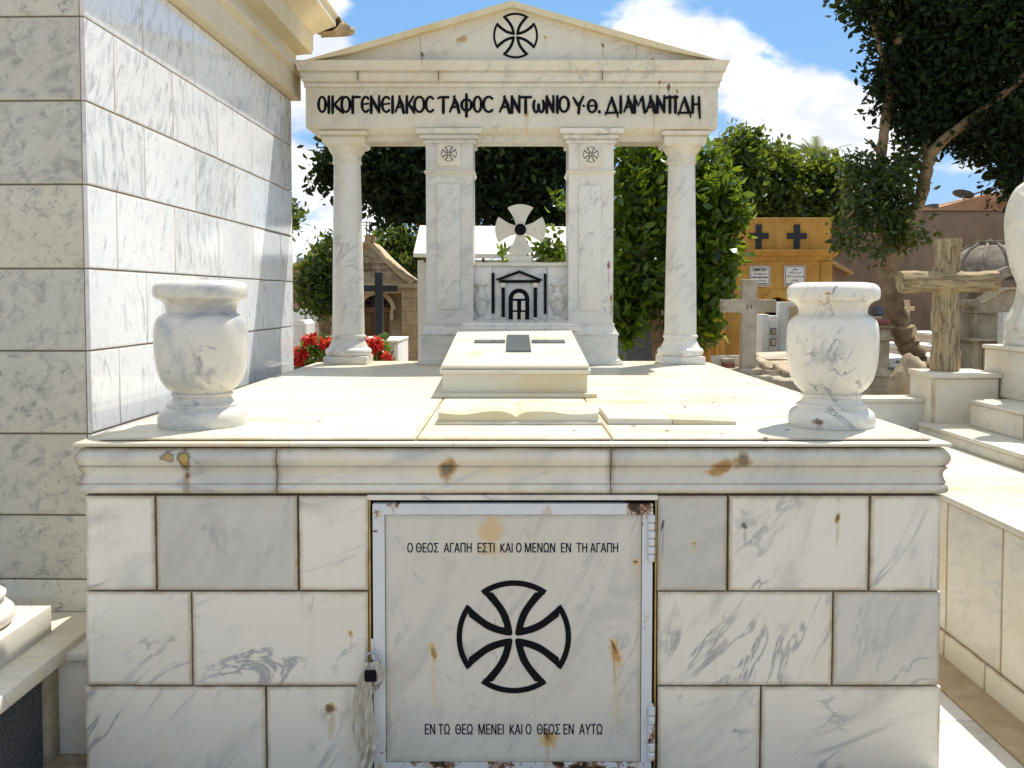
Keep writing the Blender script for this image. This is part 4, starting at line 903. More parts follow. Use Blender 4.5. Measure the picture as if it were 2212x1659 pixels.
X1 = atz(2212, 1019.8, PT).x; y1 = X1 * F / (1985 - CX)
zs1 = zv(980.6, X1 * F / (2212 - CX))
mb = MB(); 
for i, (a, c) in enumerate(((2.4, 3.9), (3.903, 4.75), (4.753, y1))):
    mb.stone((X1 + .012, 0, 0), (0, 1, 0), (-1, 0, 0), a, c - .003, PT, zs1 - .024, th=.03, bev=.002, ins=.012)
    mb.box(X1, 5.5, a, c - .003, zs1 - .022, zs1, .004, edge=.05)
mb.box(X1 + .04, 5.5, 2.4, y1 - .003, PT, zs1 - .022, 0)
mb.build('lower_step', M['steps'], rt)
X2 = 2.80; y2 = X2 * F / (2095 - CX); zs2 = zv(862, y2)
mb = MB()
for i, (a, c) in enumerate(((2.4, 4.3), (4.303, 5.2), (5.203, y2))):
    mb.stone((X2 + .012, 0, 0), (0, 1, 0), (-1, 0, 0), a, c - .003, zs1, zs2 - .024, th=.03, bev=.002, ins=.012); mb.box(X2, 5.5, a, c - .003, zs2 - .022, zs2, .004, edge=.05)
mb.box(X2 + .04, 5.5, 2.4, y2 - .003, zs1, zs2 - .022, 0)
mb.build('upper_step', M['steps'], rt)
yk = 6.08
mb = MB(); x1 = xu(2019, 830, 5.93); x2 = 3.046
mb.box(xu(1840, 900, yk), x1 + .02, yk, yk + .2, 0, zv(869, yk), .003, .3); mb.box(xu(1838, 860, yk), x1 - .002, yk - .012, yk + .22, zv(868.8, yk), zv(860.5, yk), .004, .5, edge=.1)
mb.build('end_wall', M['steps'], rt)
mb = MB(); mb.stone((0, 5.93, 0), U, NY, x1, x2, PT, zv(817, 5.93), th=.05, bev=.003, ins=.012); mb.box(x1, x2, 5.98, 6.30, PT, zv(817, 5.93), .003, .4); mb.box(x1 - .012, x2 + .012, 5.915, 6.31, zv(816.7, 5.93), zv(806, 5.93), .004, .6, edge=.08)
mb.build('cross_pedestal', M['steps'], rt); ZPX = zv(806, 5.93)
X3 = 3.05; y3 = X3 * F / (2124 - CX); ZST = zv(743, y3)
mb = MB()
for i, (a, c) in enumerate(((3.6, 4.9), (4.903, 5.62), (5.623, y3))):
    mb.stone((X3 + .012, 0, 0), (0, 1, 0), (-1, 0, 0), a, c - .003, zs2, ZST - .026, th=.03, bev=.002, ins=.012); mb.box(X3 - .006, 5.5, a, c - .003, ZST - .024, ZST, .004, edge=.05)
mb.box(X3 + .04, 5.5, 3.6, y3 - .006, zs1, ZST - .025, 0)
mb.build('statue_pedestal', M['steps'], rt)

# cross carved as two tree trunks
lc = thing('log_cross', 'brown cross carved like two rough tree trunks on a marble pedestal', 'cross', (xu(2042, 800, 6.12), 6.12, ZPX))
Yc = 6.12; mb = MB(); p0, p1 = at(2039, 799, Yc), at(2045, 516, Yc); n = 30; pts = []
for i in range(n): t = i / (n - 1); pts.append((p0.x + (p1.x - p0.x) * t + .004 * math.sin(t * 9), Yc, ZPX + (p1.z - ZPX) * t))
def logtube(pts, r, seg=28, edge=0.0, taper=0, sq=1.0):
    m0 = MB(); m0.tube(pts, [r * (1 + .06 * math.sin(i * .7) + .03 * math.sin(i * 2.1) + taper * (i / len(pts) - .5)) for i in range(len(pts))], seg, sq=sq)
    for i, v in enumerate(m0.V):
        k_ = i % seg; c_ = Vector(pts[min(i // seg, len(pts) - 1)]); a = k_ * 2 * math.pi / seg
        f_ = 1 + .035 * math.sin(3 * a + 1) + .03 * math.sin(7 * a + i // seg * .25) + rnd.uniform(-.012, .012); m0.V[i] = tuple(c_ + (Vector(v) - c_) * f_)
    m0.E = [edge] * len(m0.V); return m0
post = logtube(pts, .083, taper=-.08); q0 = len(post.V)
for k_ in range(6):                                             # knots
    t = rnd.uniform(.1, .95); a = rnd.uniform(-2.6, -.5); c_ = Vector(pts[int(t * (n - 1))]) + Vector((math.cos(a), math.sin(a), 0)) * .078; b = bmesh.new(); bmesh.ops.create_icosphere(b, subdivisions=2, radius=.02)
    for v in b.verts: v.co = v.co * rnd.uniform(.7, 1.1) + c_
    post.bm(b)
post.build('post', M['logstone'], lc, smooth=50)
a, c = at(1943, 609, Yc - .02), at(2148, 607, Yc - .02); pts = [(a.x + (c.x - a.x) * t, Yc - .03 + .004 * math.sin(t * 7), a.z + (c.z - a.z) * t + .004 * math.sin(t * 6)) for t in np.linspace(0, 1, 22)]
bar = logtube(pts, .068, edge=1.0); pe = [(pts[0][0] - .012, pts[0][1], pts[0][2])]
bar.build('cross_bar', M['logstone'], lc, smooth=50)

# angel statue, cut by the right edge
stt = thing('angel_statue', 'pale marble angel statue with folded feathered wings on the stepped tomb', 'statue', (xu(2275, 700, 5.9), 5.9, ZST))
Ys = 5.9; cxs = xu(2275, 700, Ys)
mb = MB(); mb.lathe([(.27, ZST), (.275, ZST + .02), (.262, ZST + .05), (.268, ZST + .07), (.255, ZST + .10)], cxs, Ys, 40, .2)
for i, v in enumerate(mb.V): mb.V[i] = (v[0] + rnd.uniform(-.006, .006), v[1], v[2])
mb.build('rock_base', M['statue'], stt)
mb = MB(); pr = [(.25, .085), (.262, .10), (.268, .14), (.245, .20), (.215, .27), (.20, .36), (.19, .5), (.185, .62), (.165, .74), (.145, .82), (.165, .92), (.185, 1.02), (.17, 1.10), (.10, 1.15), (.055, 1.17), (.05, 1.22), (.075, 1.25), (.093, 1.30), (.095, 1.36), (.07, 1.42), (.02, 1.44)]
mb.lathe([(r_, ZST + z_) for r_, z_ in curve(pr, 3)], cxs, Ys, 72, .2)
for i, v in enumerate(mb.V):
    dx, dy = v[0] - cxs, v[1] - Ys; a = math.atan2(dy, dx); hh = v[2] - ZST; k_ = 1 + (.05 * math.sin(9 * a + hh * 5) + .03 * math.sin(17 * a - hh * 3)) * max(0, min(1, (1.05 - hh) * 2)); mb.V[i] = (cxs + dx * k_, Ys + dy * k_ * .85, v[2])
mb.build('robed_body', M['statue'], stt, smooth=60)
def wing(sgn):
    mb = MB(); O = [(2212, 393), (2193, 408), (2180, 430), (2172, 454), (2168.5, 486), (2172, 530), (2181, 576), (2193, 606), (2203, 630), (2216, 632), (2228, 600), (2238, 540), (2246, 470), (2244, 425), (2230, 398)]
    P = [at(u, v, 5.77) for u, v in O]; X = np.array([[p_.x, p_.z] for p_ in P]); c_ = X.mean(0); C_ = curve([tuple(x) for x in X] + [tuple(X[0])], 6)[:-1]; m = len(C_); rings = 26; vs, fs = [], []
    for r_ in range(rings + 1):
        t = r_ / rings
        for (x, z_) in C_:
            px, pz = c_[0] + (x - c_[0]) * (1 - t), c_[1] + (z_ - c_[1]) * (1 - t); thick = .075 * (1 - (1 - t) ** 2.2)
            w_ = (px - c_[0]) * 150 + (c_[1] - pz) * 16; zlow = max(0, min(1, (c_[1] + .12 - pz) * 5))
            feather = .011 * abs(math.sin(w_)) * zlow + .014 * abs(math.sin((px - c_[0]) * 48 + pz * 34)) * (1 - zlow) * abs(math.sin(pz * 26 - (px - c_[0]) * 12))
            vs.append((px, 5.735 - thick - feather * min(1, t * 6), pz))
    for r_ in range(rings):
        for k_ in range(m): fs.append((r_ * m + k_, r_ * m + (k_ + 1) % m, (r_ + 1) * m + (k_ + 1) % m, (r_ + 1) * m + k_))
    o = len(vs); vs += [(x, 5.77, z_) for x, z_ in C_]; fs += [(k_, (k_ + 1) % m, o + (k_ + 1) % m, o + k_) for k_ in range(m)]; fs.append(tuple(range(o, o + m)))
    if sgn > 0: vs = [(2 * cxs - x, y, z_) for x, y, z_ in vs]
    return mb.add(vs, fs, .2)
wing(-1).build('wing', M['statue'], stt, smooth=60); wing(1).build('wing', M['statue'], stt, smooth=60)

# ---------------------------------------------------------------- graves close behind on the right
def boxd(mb, u0, u1, v0, v1, Y, dep, bev=.006, sid=None):
    vm = (v0 + v1) / 2; return mb.box(xu(u0, vm, Y), xu(u1, vm, Y), Y, Y + dep, zv(v1, Y), zv(v0, Y), bev, sid)
hp = thing('hexagonal_pillar', 'dark hexagonal stone pillar with a moulded cap behind the log cross pedestal', 'pillar', (xu(1955, 850, 7.3), 7.3, 0))
x = xu(1955, 800, 7.3); k = 7.3 / F; q = lambda v: zv(v, 7.3)
mb = MB(); mb.lathe([(26 * k, 0), (26 * k, q(806)), (28 * k, q(805)), (29 * k, q(800))], x, 7.3, 6, .3); mb.build('shaft', M['dark_stone'], hp, smooth=0)
mb = MB(); mb.lathe([(29 * k, q(800)), (38.5 * k, q(797)), (39 * k, q(793)), (36 * k, q(790)), (22 * k, q(784)), (21 * k, q(781.5)), (19 * k, q(778)), (8 * k, q(776))], x, 7.3, 6, .3); mb.build('cap', M['dark_stone'], hp, smooth=0)
b = bmesh.new(); bmesh.ops.create_icosphere(b, subdivisions=4, radius=1)
from mathutils import noise as mnoise
for v in b.verts:
    d_ = mnoise.fractal(v.co * 1.3, 1.0, 2.0, 5) * .28; v.co = v.co * (1 + d_)
    v.co = Vector((v.co.x * .155, v.co.y * .13, v.co.z * .26))
mb = MB(); mb.bm(b, .4); o = mb.build('boulder', M['weathered'], None, smooth=40); o.location = tuple(at(1972, 850, 6.75)); tag(o, 'grey lumpy boulder leaning beside the dark hexagonal pillar', 'rock')

def stone_cross(name, label, u, v0, v1, ua0, ua1, va0, va1, hw_, Y, mat, dep=.12, plinth=None, txt=None, uc=None):
    t = thing(name, label, 'cross', (xu(u, v1, Y), Y, zv(v1, Y))); mb = MB()
    x = xu(u, (v0 + v1) / 2, Y); w = hw_ * Y / F; zt, zb2 = zv(v0, Y), zv(v1, Y); xa, xc = xu(ua0, va0, Y), xu(ua1, va0, Y); z1_, z0_ = zv(va0, Y), zv(va1, Y); f_ = w * .22
    poly = [(x - w, zb2), (x + w, zb2), (x + w, z0_ - f_), (x + w + f_, z0_), (xc, z0_), (xc, z1_), (x + w + f_, z1_), (x + w, z1_ + f_), (x + w, zt), (x - w, zt), (x - w, z1_ + f_), (x - w - f_, z1_), (xa, z1_), (xa, z0_), (x - w - f_, z0_), (x - w, z0_ - f_)]
    mb.prism(poly, Y, Y + dep, .3); b_ = mb.build('cross_body', mat, t, smooth=0)
    md = b_.modifiers.new('bevel', 'BEVEL'); md.width = .008; md.segments = 2; md.limit_method = 'ANGLE'
    if plinth:
        mb = MB(); 
        for (u0, u1, p0, p1, d_) in plinth: boxd(mb, u0, u1, p0, p1, Y - d_, dep + 2 * d_, .015)
        mb.build('plinth', mat, t)
    if txt: text(txt[0], xu(txt[1], txt[3], Y), xu(txt[2], txt[3], Y), zv(txt[4], Y), zv(txt[3], Y), Y - .001, M['black'], 'number', b_)
    return t
stone_cross('stone_cross', 'stained grey stone cross numbered 39 on a rough base', 1619.5, 603, 800, 1561, 1677.5, 647, 675, 15.5, 7.95, M['concrete'], .11, [(1600, 1650, 797, 812, .06), (1588, 1668, 812, 1200, .16)], ('3 9', 1612.5, 1625, 658, 668))
stone_cross('stone_cross', 'small pale stone cross on a pink granite base behind the tree trunk', 1961, 648, 702, 1946.5, 1976, 662, 671, 4.6, 13.5, M['chapel_trim'], .09, [(1951, 1978, 702, 708, .03), (1954, 1979, 708, 1000, .02)])

t = thing('slab_headstone', 'broad pale headstone with a small framed portrait, behind the numbered cross', 'headstone', (xu(1680, 770, 12), 12, 0))
mb = MB(); boxd(mb, 1646, 1661, 679, 772, 11.92, .3, .01); boxd(mb, 1661, 1682, 682, 770, 11.97, .25, .01); boxd(mb, 1682.5, 1740, 652, 775, 12.05, .15, .01); boxd(mb, 1630, 1745, 775, 1000, 11.8, .6, .02); mb.build('slab', M['whitewash'], t)
mb = MB(); boxd(mb, 1665, 1677, 731, 747, 11.955, .02, .002); boxd(mb, 1665.5, 1677, 709, 723, 11.955, .02, .002); mb.build('portrait_frame', M['iron'], t)
for q4 in ((1666.5, 1675.5, 733, 745.5), (1667, 1675.5, 711, 721.5)): mb = MB(); boxd(mb, *q4, 11.95, .02, .001); mb.build('portrait_plate', M['concrete'], t)
mb = MB(); boxd(mb, 1706, 1729, 661, 694, 12.02, .05, .006); mb.build('plaque', M['chapel_trim'], t)
t = thing('broken_grave', 'collapsed grave of tilted cracked stone slabs between numbered cross and chipped urn', 'grave', (xu(1690, 830, 10), 10, 0))
for i, (u0, u1, v0, v1, Y, rz_, rx2) in enumerate(((1655, 1745, 772, 786, 10.3, .05, .05), (1662, 1750, 786, 806, 9.9, -.06, .10), (1640, 1700, 805, 824, 9.4, .2, -.1), (1702, 1752, 800, 836, 9.2, -.1, .05), (1690, 1760, 822, 850, 8.9, .08, 0))):
    mb = MB(); boxd(mb, u0, u1, v0, v1, Y, .7, .02); c_ = Vector((sum(v[0] for v in mb.V) / len(mb.V), Y + .3, zv((v0 + v1) / 2, Y))); rm = Matrix.Rotation(rz_, 3, 'Z') @ Matrix.Rotation(rx2, 3, 'X')
    mb.V = [tuple(rm @ (Vector(v) - c_) + c_ + Vector([rnd.uniform(-.008, .008) for _ in range(3)])) for v in mb.V]; mb.build('broken_slab', M['weathered'] if i % 2 else M['concrete'], t)
mb = MB(); boxd(mb, 1640, 1765, 845, 1200, 8.8, 2.2, .02); mb.build('grave_bed', M['weathered'], t)
t = thing('grave_planter', 'low white marble planter with splayed sides holding a brown block', 'planter', (xu(1570, 794, 8.2), 8.2, 0))
k = 8.2; mb = MB(); mb.prism([(xu(1545, 797, k), zv(800, k)), (xu(1594, 797, k), zv(800, k)), (xu(1602, 770, k), zv(772, k)), (xu(1600, 768, k), zv(768, k)), (xu(1540, 768, k), zv(768, k)), (xu(1536, 771, k), zv(772, k))], k, k + .06); mb.build('back_slab', M['temple'], t, smooth=0)
mb = MB(); boxd(mb, 1563, 1586, 775, 784, 8.08, .11, .004); mb.build('ledge_block', M['concrete'], t)
mb = MB(); boxd(mb, 1566, 1588, 784, 797, 8.06, .13, .004); mb.build('brown_block', M['redstone'], t)
mb = MB(); boxd(mb, 1530, 1612, 797, 1200, 7.95, .5, .01); mb.build('plinth', M['weathered'], t)
t = thing('stone_pedestal', 'weathered tan stone pedestal topped by a red granite block', 'pedestal', (xu(1895, 850, 9), 9, 0))
mb = MB(); q = lambda v: zv(v, 9.0); mb.mould((xu(1876, 780, 9), xu(1921, 780, 9), 9, 9.35), [(.09, 0), (.09, q(842)), (.05, q(838)), (.05, q(815)), (.06, q(812)), (.02, q(806)), (0, q(795)), (.0, q(738)), (.03, q(734)), (.03, q(728)), (.01, q(724)), (0, q(712)), (.03, q(708)), (.035, q(703))], sid=.4); mb.build('shaft', M['weathered'], t, smooth=0)
mb = MB(); boxd(mb, 1873, 1924, 690, 702.5, 9.05, .28, .01); mb.build('granite_block', M['redstone'], t)
mb = MB(); boxd(mb, 1878, 1906, 683, 690, 9.08, .2, .006); mb.build('urn_foot', M['weathered'], t)
mb = MB(); mb.lathe([(.03, zv(683, 9.18)), (.055, zv(678, 9.18)), (.06, zv(671, 9.18)), (.045, zv(664, 9.18)), (.02, zv(661, 9.18))], xu(1896, 675, 9.18), 9.18, 24); mb.build('round_top', M['dark_stone'], t)

# curved headboard tomb and its fluted altar
t = thing('scroll_headboard_tomb', 'weathered stone tomb with curved scroll top and fluted altar, behind the log cross', 'tomb', (xu(2170, 750, 9.2), 9.2, 0)); Yh = 9.2
P = lambda u, v: (xu(u, v, Yh), zv(v, Yh))
topc = [P(u, v) for u, v in curve([(2106, 657), (2114, 655), (2128, 651), (2146, 640), (2164, 629), (2184, 624), (2200, 626), (2222, 634), (2245, 644), (2262, 650)], 5)]
mb = MB(); mb.prism(topc + [P(2262, 672), P(2106, 672)], Yh, Yh + .22, .4); mb.build('curved_pediment', M['weathered'], t, smooth=0)
mb = MB(); mb.prism([P(2112, 656.5)] + topc[6:-4] + [(x, z_ + .014) for x, z_ in topc[6:-4][::-1]], Yh - .03, Yh + .24, .5); mb.build('coping', M['chapel_trim'], t, smooth=0)
mb = MB(); c_ = at(2111, 656, Yh - .05); mb.tube([(c_.x, Yh - .05, c_.z), (c_.x, Yh + .24, c_.z)], .042, 20); mb.tube([(c_.x + .026 * (1 - i / 30) * math.cos(i * .42), Yh - .056, c_.z + .030 * (1 - i / 34) * math.sin(i * .42)) for i in range(28)], .006, 6); mb.build('scroll', M['weathered'], t)
mb = MB(); boxd(mb, 2104, 2262, 672, 676, Yh - .02, .25, .004); boxd(mb, 2110, 2262, 676, 733, Yh + .03, .18, .004); boxd(mb, 2104, 2112, 676, 733, Yh, .22, .004); mb.build('back_board', M['weathered'], t)
mb = MB(); boxd(mb, 2098, 2262, 733, 738, Yh - .32, .55, .006); boxd(mb, 2098, 2112, 738, 1100, Yh - .28, .5, .006); boxd(mb, 2113, 2262, 815, 1100, Yh - .24, .4, .006)
mb.build('altar_frame', M['weathered'], t)
mb = MB()
for i in range(11): u = 2116 + i * 8; mb.tube([(xu(u, 780, Yh - .22), Yh - .22, zv(815, Yh - .2)), (xu(u, 780, Yh - .22), Yh - .22, zv(739, Yh - .2))], .016, 10)
boxd(mb, 2113, 2262, 739, 815, Yh - .21, .3, 0); mb.build('fluted_panel', M['weathered'], t)
t = thing('white_stele', 'plain white marble slab with broken edge standing between headboard tomb and statue', 'headstone', (xu(2185, 740, 8.3), 8.3, 0))
mb = MB(); pts = [(2168, 1100), (2168, 676), (2190, 674)] + [(2196 + 4 * math.sin(i * 2.3), 680 + i * 9) for i in range(8)] + [(2200, 1100)]; mb.prism([(xu(u, min(v, 800), 8.3), max(0, zv(v, 8.3))) for u, v in pts], 8.3, 8.4, .2); mb.build('slab', M['panel_marble'], t, smooth=0)

# domed tomb
t = thing('domed_tomb', 'cracked grey stone tomb with a ribbed dome against the brown wall', 'tomb', (xu(2138, 700, 13.5), 14.0, 0)); Yd = 14.0; kd = Yd / F; cx = xu(2137, 600, Yd); zq = lambda v: zv(v, Yd)
mb = MB(); zb2 = zq(603); rr = 85 * kd; hh = zq(524) - zb2
mb.lathe([(rr * math.cos(a) * (1.0 if a < .2 else 1), zb2 + hh * math.sin(a)) for a in np.linspace(0, math.pi / 2 - .03, 22)], cx, Yd, 48, .4)
for i, v in enumerate(mb.V): d_ = mnoise.fractal(Vector(v) * 5, 1, 2, 4) * .018; mb.V[i] = (v[0] * 1 + (v[0] - cx) * d_, v[1] + (v[1] - Yd) * d_, v[2])
dm = mb.build('dome', M['dome'], t)
for i in range(10):
    a = i * math.pi / 5 + .35; mb = MB(); w = .05
    pts = [(cx + (rr + .012) * math.cos(e_) * math.cos(a), Yd + (rr + .012) * math.cos(e_) * math.sin(a), zb2 + (hh + .012) * math.sin(e_)) for e_ in np.linspace(0, math.pi / 2 - .08, 12)]; mb.tube(pts, [.035 * (1 - .5 * j / 11) for j in range(12)], 6, rough=.2)
    if math.sin(a) < .4: mb.build('rib', M['dome'], dm)
mb = MB()
for i in range(16): a = i * math.pi / 8; mb.box(-.07, .07, -.03, .03, 0, .05, .008, mat=Matrix.Translation((cx + .18 * math.cos(a), Yd + .18 * math.sin(a), zq(528))) @ Matrix.Rotation(a + math.pi / 2 + rnd.uniform(-.2, .2), 4, 'Z'))
mb.lathe([(.02, zq(524)), (.025, zq(519)), (.008, zq(515))], cx, Yd, 10); mb.build('crown_stones', M['dome'], dm)
mb = MB(); mb.mould((cx - rr, cx + rr, Yd - rr, Yd + rr), [(-.04, 0), (-.04, zq(634)), (0, zq(632)), (.02, zq(622)), (.035, zq(618)), (.035, zq(608)), (.01, zq(604))], sid=.3); mb.build('drum', M['dome'], t, smooth=0)
mb = MB(); 
for i in range(7): u = 2062 + i * 10.5; boxd(mb, u, u + 5, 624, 632, Yd - rr - .05, .06, .004)
mb.build('dentils', M['dome'], t)
gx = xu(2195, 600, Yd - rr - .1); yy_ = Yd - rr - .12; o_ = [(gx + 60 * kd * math.cos(a) * (1 + .10 * math.sin(2 * a) ** 2), zq(640) + 60 * kd * math.sin(a) * 1.05) for a in np.linspace(0, math.pi, 21)]; i_ = [(gx + 44 * kd * math.cos(a), zq(640) + 44 * kd * math.sin(a)) for a in np.linspace(math.pi, 0, 21)]
mb = MB(); mb.prism(o_ + i_, yy_, yy_ + .16, .2); mb.build('arched_gable', M['dome'], t, smooth=0)
t = thing('white_house_tomb', 'small white stepped house tomb seen under the log cross arm', 'tomb', (xu(2082, 700, 19), 19, 0)); mb = MB()
boxd(mb, 2062, 2098.5, 664, 722, 19, 1.0, .01); boxd(mb, 2062, 2092, 640, 664, 19.2, .7, .03); boxd(mb, 2062, 2078, 604, 640, 19.4, .3, .01); boxd(mb, 2060, 2100, 722, 1000, 18.6, 2, .02); mb.build('body', M['whitewash'], t)
mb = MB(); mb.prism([(xu(2066, 690, 18.95), zv(681, 18.95)), (xu(2094, 690, 18.95), zv(681, 18.95)), (xu(2080, 690, 18.95), zv(672, 18.95))], 18.95, 19, .2); boxd(mb, 2062, 2096, 681, 686, 18.95, .05, .004); mb.build('pediment', M['cornice'], t, smooth=0)
mb = MB(); boxd(mb, 2072, 2082.5, 692, 709, 18.97, .05, .004); mb.build('door', M['woodbrown'], t)
mb = MB(); 
for u in (2088, 2093): boxd(mb, u, u + 3, 687, 716, 18.93, .07, .004)
mb.build('column', M['cornice'], t)
# low pale graves seen between the uprights
gl_ = [(1905, 1952, 741, 776, 10.6, 'low white marble grave directly behind the leaning trunk', 'steps'), (1912, 1990, 774, 860, 9.6, 'pale marble grave slab behind the hexagonal pillar', 'steps'), (2060, 2100, 724, 738, 16, 'sunlit white grave slab below the little house tomb', 'whitewash'), (2056, 2104, 752, 764, 13, 'long white grave slab behind the log cross shaft', 'whitewash'), (2050, 2103, 775, 790, 11, 'cream grave slab nearest behind the log cross', 'steps')]
for u0, u1, v0, v1, Y, lab, mt in gl_:
    t = thing('grave_slab', lab, 'grave', (xu((u0 + u1) / 2, v1, Y), Y, 0)); mb = MB(); x0, x1 = xu(u0, v0, Y), xu(u1, v0, Y)
    mb.box(x0, x1, Y, Y + 1.6, 0, zv(v0, Y) - .06, .01); mb.build('body', M[mt], t); mb = MB(); mb.box(x0 - .03, x1 + .03, Y - .03, Y + 1.63, zv(v0, Y) - .06, zv(v0, Y), .01); mb.build('cover', M['whitewash'], t)

# ---------------------------------------------------------------- ochre mausoleum
t = thing('ochre_mausoleum', 'flat ochre mausoleum with two black crosses and two lettered plaques', 'mausoleum', (xu(1680, 700, 17), 17.6, 0)); Yo = 17.0
def bo(mb, u0, u1, v0, v1, d0=0, dep=1.4, bev=.01): return boxd(mb, u0, u1, v0, v1, Yo - d0, dep, bev)
mb = MB(); bo(mb, 1562, 1796, 470, 540); wal = None
arc = [(xu(1680, 650, Yo) + 26 * Yo / F * math.cos(a), zv(668, Yo) + 26 * Yo / F * math.sin(a)) for a in np.linspace(0, math.pi, 15)]
xl, xr2, zt2 = xu(1565, 640, Yo), xu(1793, 640, Yo), zv(560, Yo)
mb.prism([(xl, 0), (xl, zt2), (xr2, zt2), (xr2, 0), (arc[0][0], 0)] + arc + [(arc[-1][0], 0)], Yo, Yo + .4, .3)
mb.box(xl, xr2, Yo + .42, Yo + 1.4, 0, zt2, 0); mb.build('wall', M['ochre'], t, smooth=0)
mb = MB(); mb.box(arc[-1][0] - .05, arc[0][0] + .05, Yo + .30, Yo + .42, 0, zv(636, Yo), 0); mb.build('doorway', M['void'], t)
mb = MB(); q = lambda v: zv(v, Yo); mb.mould((xl, xr2, Yo, Yo + 1.4), [(.0, q(564)), (.03, q(562)), (.04, q(556)), (.10, q(551)), (.12, q(546)), (.15, q(544)), (.15, q(540)), (-.02, q(539))], sid=.2); mb.build('cornice', M['ochre'], t, smooth=0)
mb = MB(); oo = [(xu(1680, 650, Yo) + 38 * Yo / F * math.cos(a), zv(668, Yo) + 42 * Yo / F * math.sin(a)) for a in np.linspace(0, math.pi, 15)]; mb.prism(oo + arc[::-1], Yo - .035, Yo + .01, .3); mb.build('arch_moulding', M['ochre'], t, smooth=0)
for u0, u1 in ((1772, 1796), (1565, 1580)): mb = MB(); bo(mb, u0, u1, 564, 900, .04, .05, .006); mb.build('pilaster', M['ochre'], t)
mb = MB(); bo(mb, 1505, 1566, 640, 900, .5, 1.6)
for u in (1512, 1528, 1545): bo(mb, u, u + 8, 655, 900, .56, .1, .02)
mb.build('side_wing', M['ochre'], t)
for u in (1638.5, 1721):
    mb = MB(); w = 6.2; x = lambda d_: xu(u + d_, 510, Yo); mb.prism([(x(-w), q(537)), (x(w), q(537)), (x(w), q(516)), (x(21), q(516)), (x(21), q(503.5)), (x(w), q(503.5)), (x(w), q(485)), (x(-w), q(485)), (x(-w), q(503.5)), (x(-21), q(503.5)), (x(-21), q(516)), (x(-w), q(516))], Yo - .03, Yo + .01, .3); mb.build('cross', M['slate'], t, smooth=0)
def ring(mb, u0, u1, v0, v1, w, Y, d=.004):
    for a in ((u0, u1, v0, v0 + w), (u0, u1, v1 - w, v1), (u0, u0 + w, v0 + w, v1 - w), (u1 - w, u1, v0 + w, v1 - w)): boxd(mb, *a, Y - d, d, 0)
for (u0, u1, v0, v1, lines) in ((1619.5, 1663.5, 574, 619, [('CEMETERY', 1625, 1658, 579, 586, .012), ('THE FAMILIES OF', 1627, 1656.5, 590, 593.5, 0), ('FAHIM HABIB BALABA', 1623.5, 1659, 597, 601, .012), ('AND HIS SON', 1629, 1654, 604.5, 608, 0), ('LATIF FAWZY', 1625, 1658, 611, 615, .01)]),
                                (1694.5, 1740, 574, 619, [('ﻦﻓﺍﺪﻣ', 1711, 1724, 579, 585, 0), ('ﺔﻠﺋﺎﻋ ﻢﻴﻬﻓ', 1704, 1731, 587, 592, 0), ('ﺔﺑﻼﺑ ﺐﻴﺒﺣ ﻢﻴﻬﻓ', 1699, 1736, 594.5, 600, 0), ('ﻪﻨﺑﺍﻭ', 1710, 1724, 603, 608, 0), ('ﻱﺯﻮﻓ ﻒﻴﻄﻟ ﻦﺑﺍ', 1699, 1736, 610, 616, 0)])):
    mb = MB(); bo(mb, u0, u1, v0, v1, .03, .035, .004); pq = mb.build('plaque', M['plaque'], t); Yp = Yo - .032
    mb = MB(); ring(mb, u0 + 1.8, u1 - 1.8, v0 + 1.8, v1 - 1.8, .9, Yp); mb.build('border', M['ink'], pq, smooth=0)
    for s_, a, c_, e_, g_, bo_ in lines: tl(s_, a, c_, e_, g_, Yp - .001, M['ink'], pq, thick=.002, bold=bo_ + .012)

# ---------------------------------------------------------------- walls and buildings at the back
t = thing('brown_boundary_wall', 'tall plain brown rendered wall behind the domed tomb', 'wall', (12, 25, 0)); Yw = 25.0
mb = MB(); mb.box(xu(1770, 600, Yw), 26, Yw, Yw + .4, 0, zv(456, Yw), .02); mb.build('rendered_face', M['brown_wall'], t)
mb = MB(); mb.box(xu(1770, 600, Yw) - .03, 26, Yw - .05, Yw + .45, zv(455.8, Yw), zv(453.5, Yw), .01); mb.build('coping', M['brown_wall'], t)
t = thing('peach_building', 'long peach building with sloping roof line above the brown wall', 'building', (18, 34, 0)); Yb = 33.0
P = lambda u, v, Y=Yb: (xu(u, v, Y), zv(v, Y))
mb = MB(); mb.prism([P(1990, 640), P(1990, 448), P(2030, 447), P(2100, 429), P(2134, 421), P(2134, 640)], Yb, Yb + 5, .3); mb.build('wall', M['peach_wall'], t, smooth=0)
mb = MB(); mb.prism([P(2134.5, 640), P(2134.5, 419), P(2146, 416), P(2146, 640)], Yb - .25, Yb + 5, .3); mb.build('pier', M['peach_wall'], t, smooth=0)
mb = MB(); mb.prism([P(2146.5, 640), P(2146.5, 416), P(2230, 396), P(2400, 360), P(2400, 640)], Yb - .1, Yb + 5, .3); mb.build('upper_wall', M['peach_wall'], t, smooth=0)
mb = MB(); mb.prism([P(2146.6, 437, 32.6), P(2146.6, 417, 32.6), P(2230, 397, 32.6), P(2400, 361, 32.6), P(2400, 400, 32.6), P(2195, 426, 32.6)], 32.55, 32.89, .3); mb.build('parapet', M['peach_wall'], t, smooth=0)
mb = MB(); mb.prism([P(2188, 640, 32.6), P(2188, 430, 32.6), P(2197, 428, 32.6), P(2197, 640, 32.6)], 32.6, 32.89, .3); mb.build('post', M['peach_wall'], t, smooth=0)
mb = MB(); boxd(mb, 2012, 2028, 440, 448, Yb - .05, .8, .01); mb.build('roof_box', M['dark_stone'], t)
rl_ = MB()
A = [(2098, 421), (2120, 414), (2140, 409), (2165, 402), (2190, 396)]
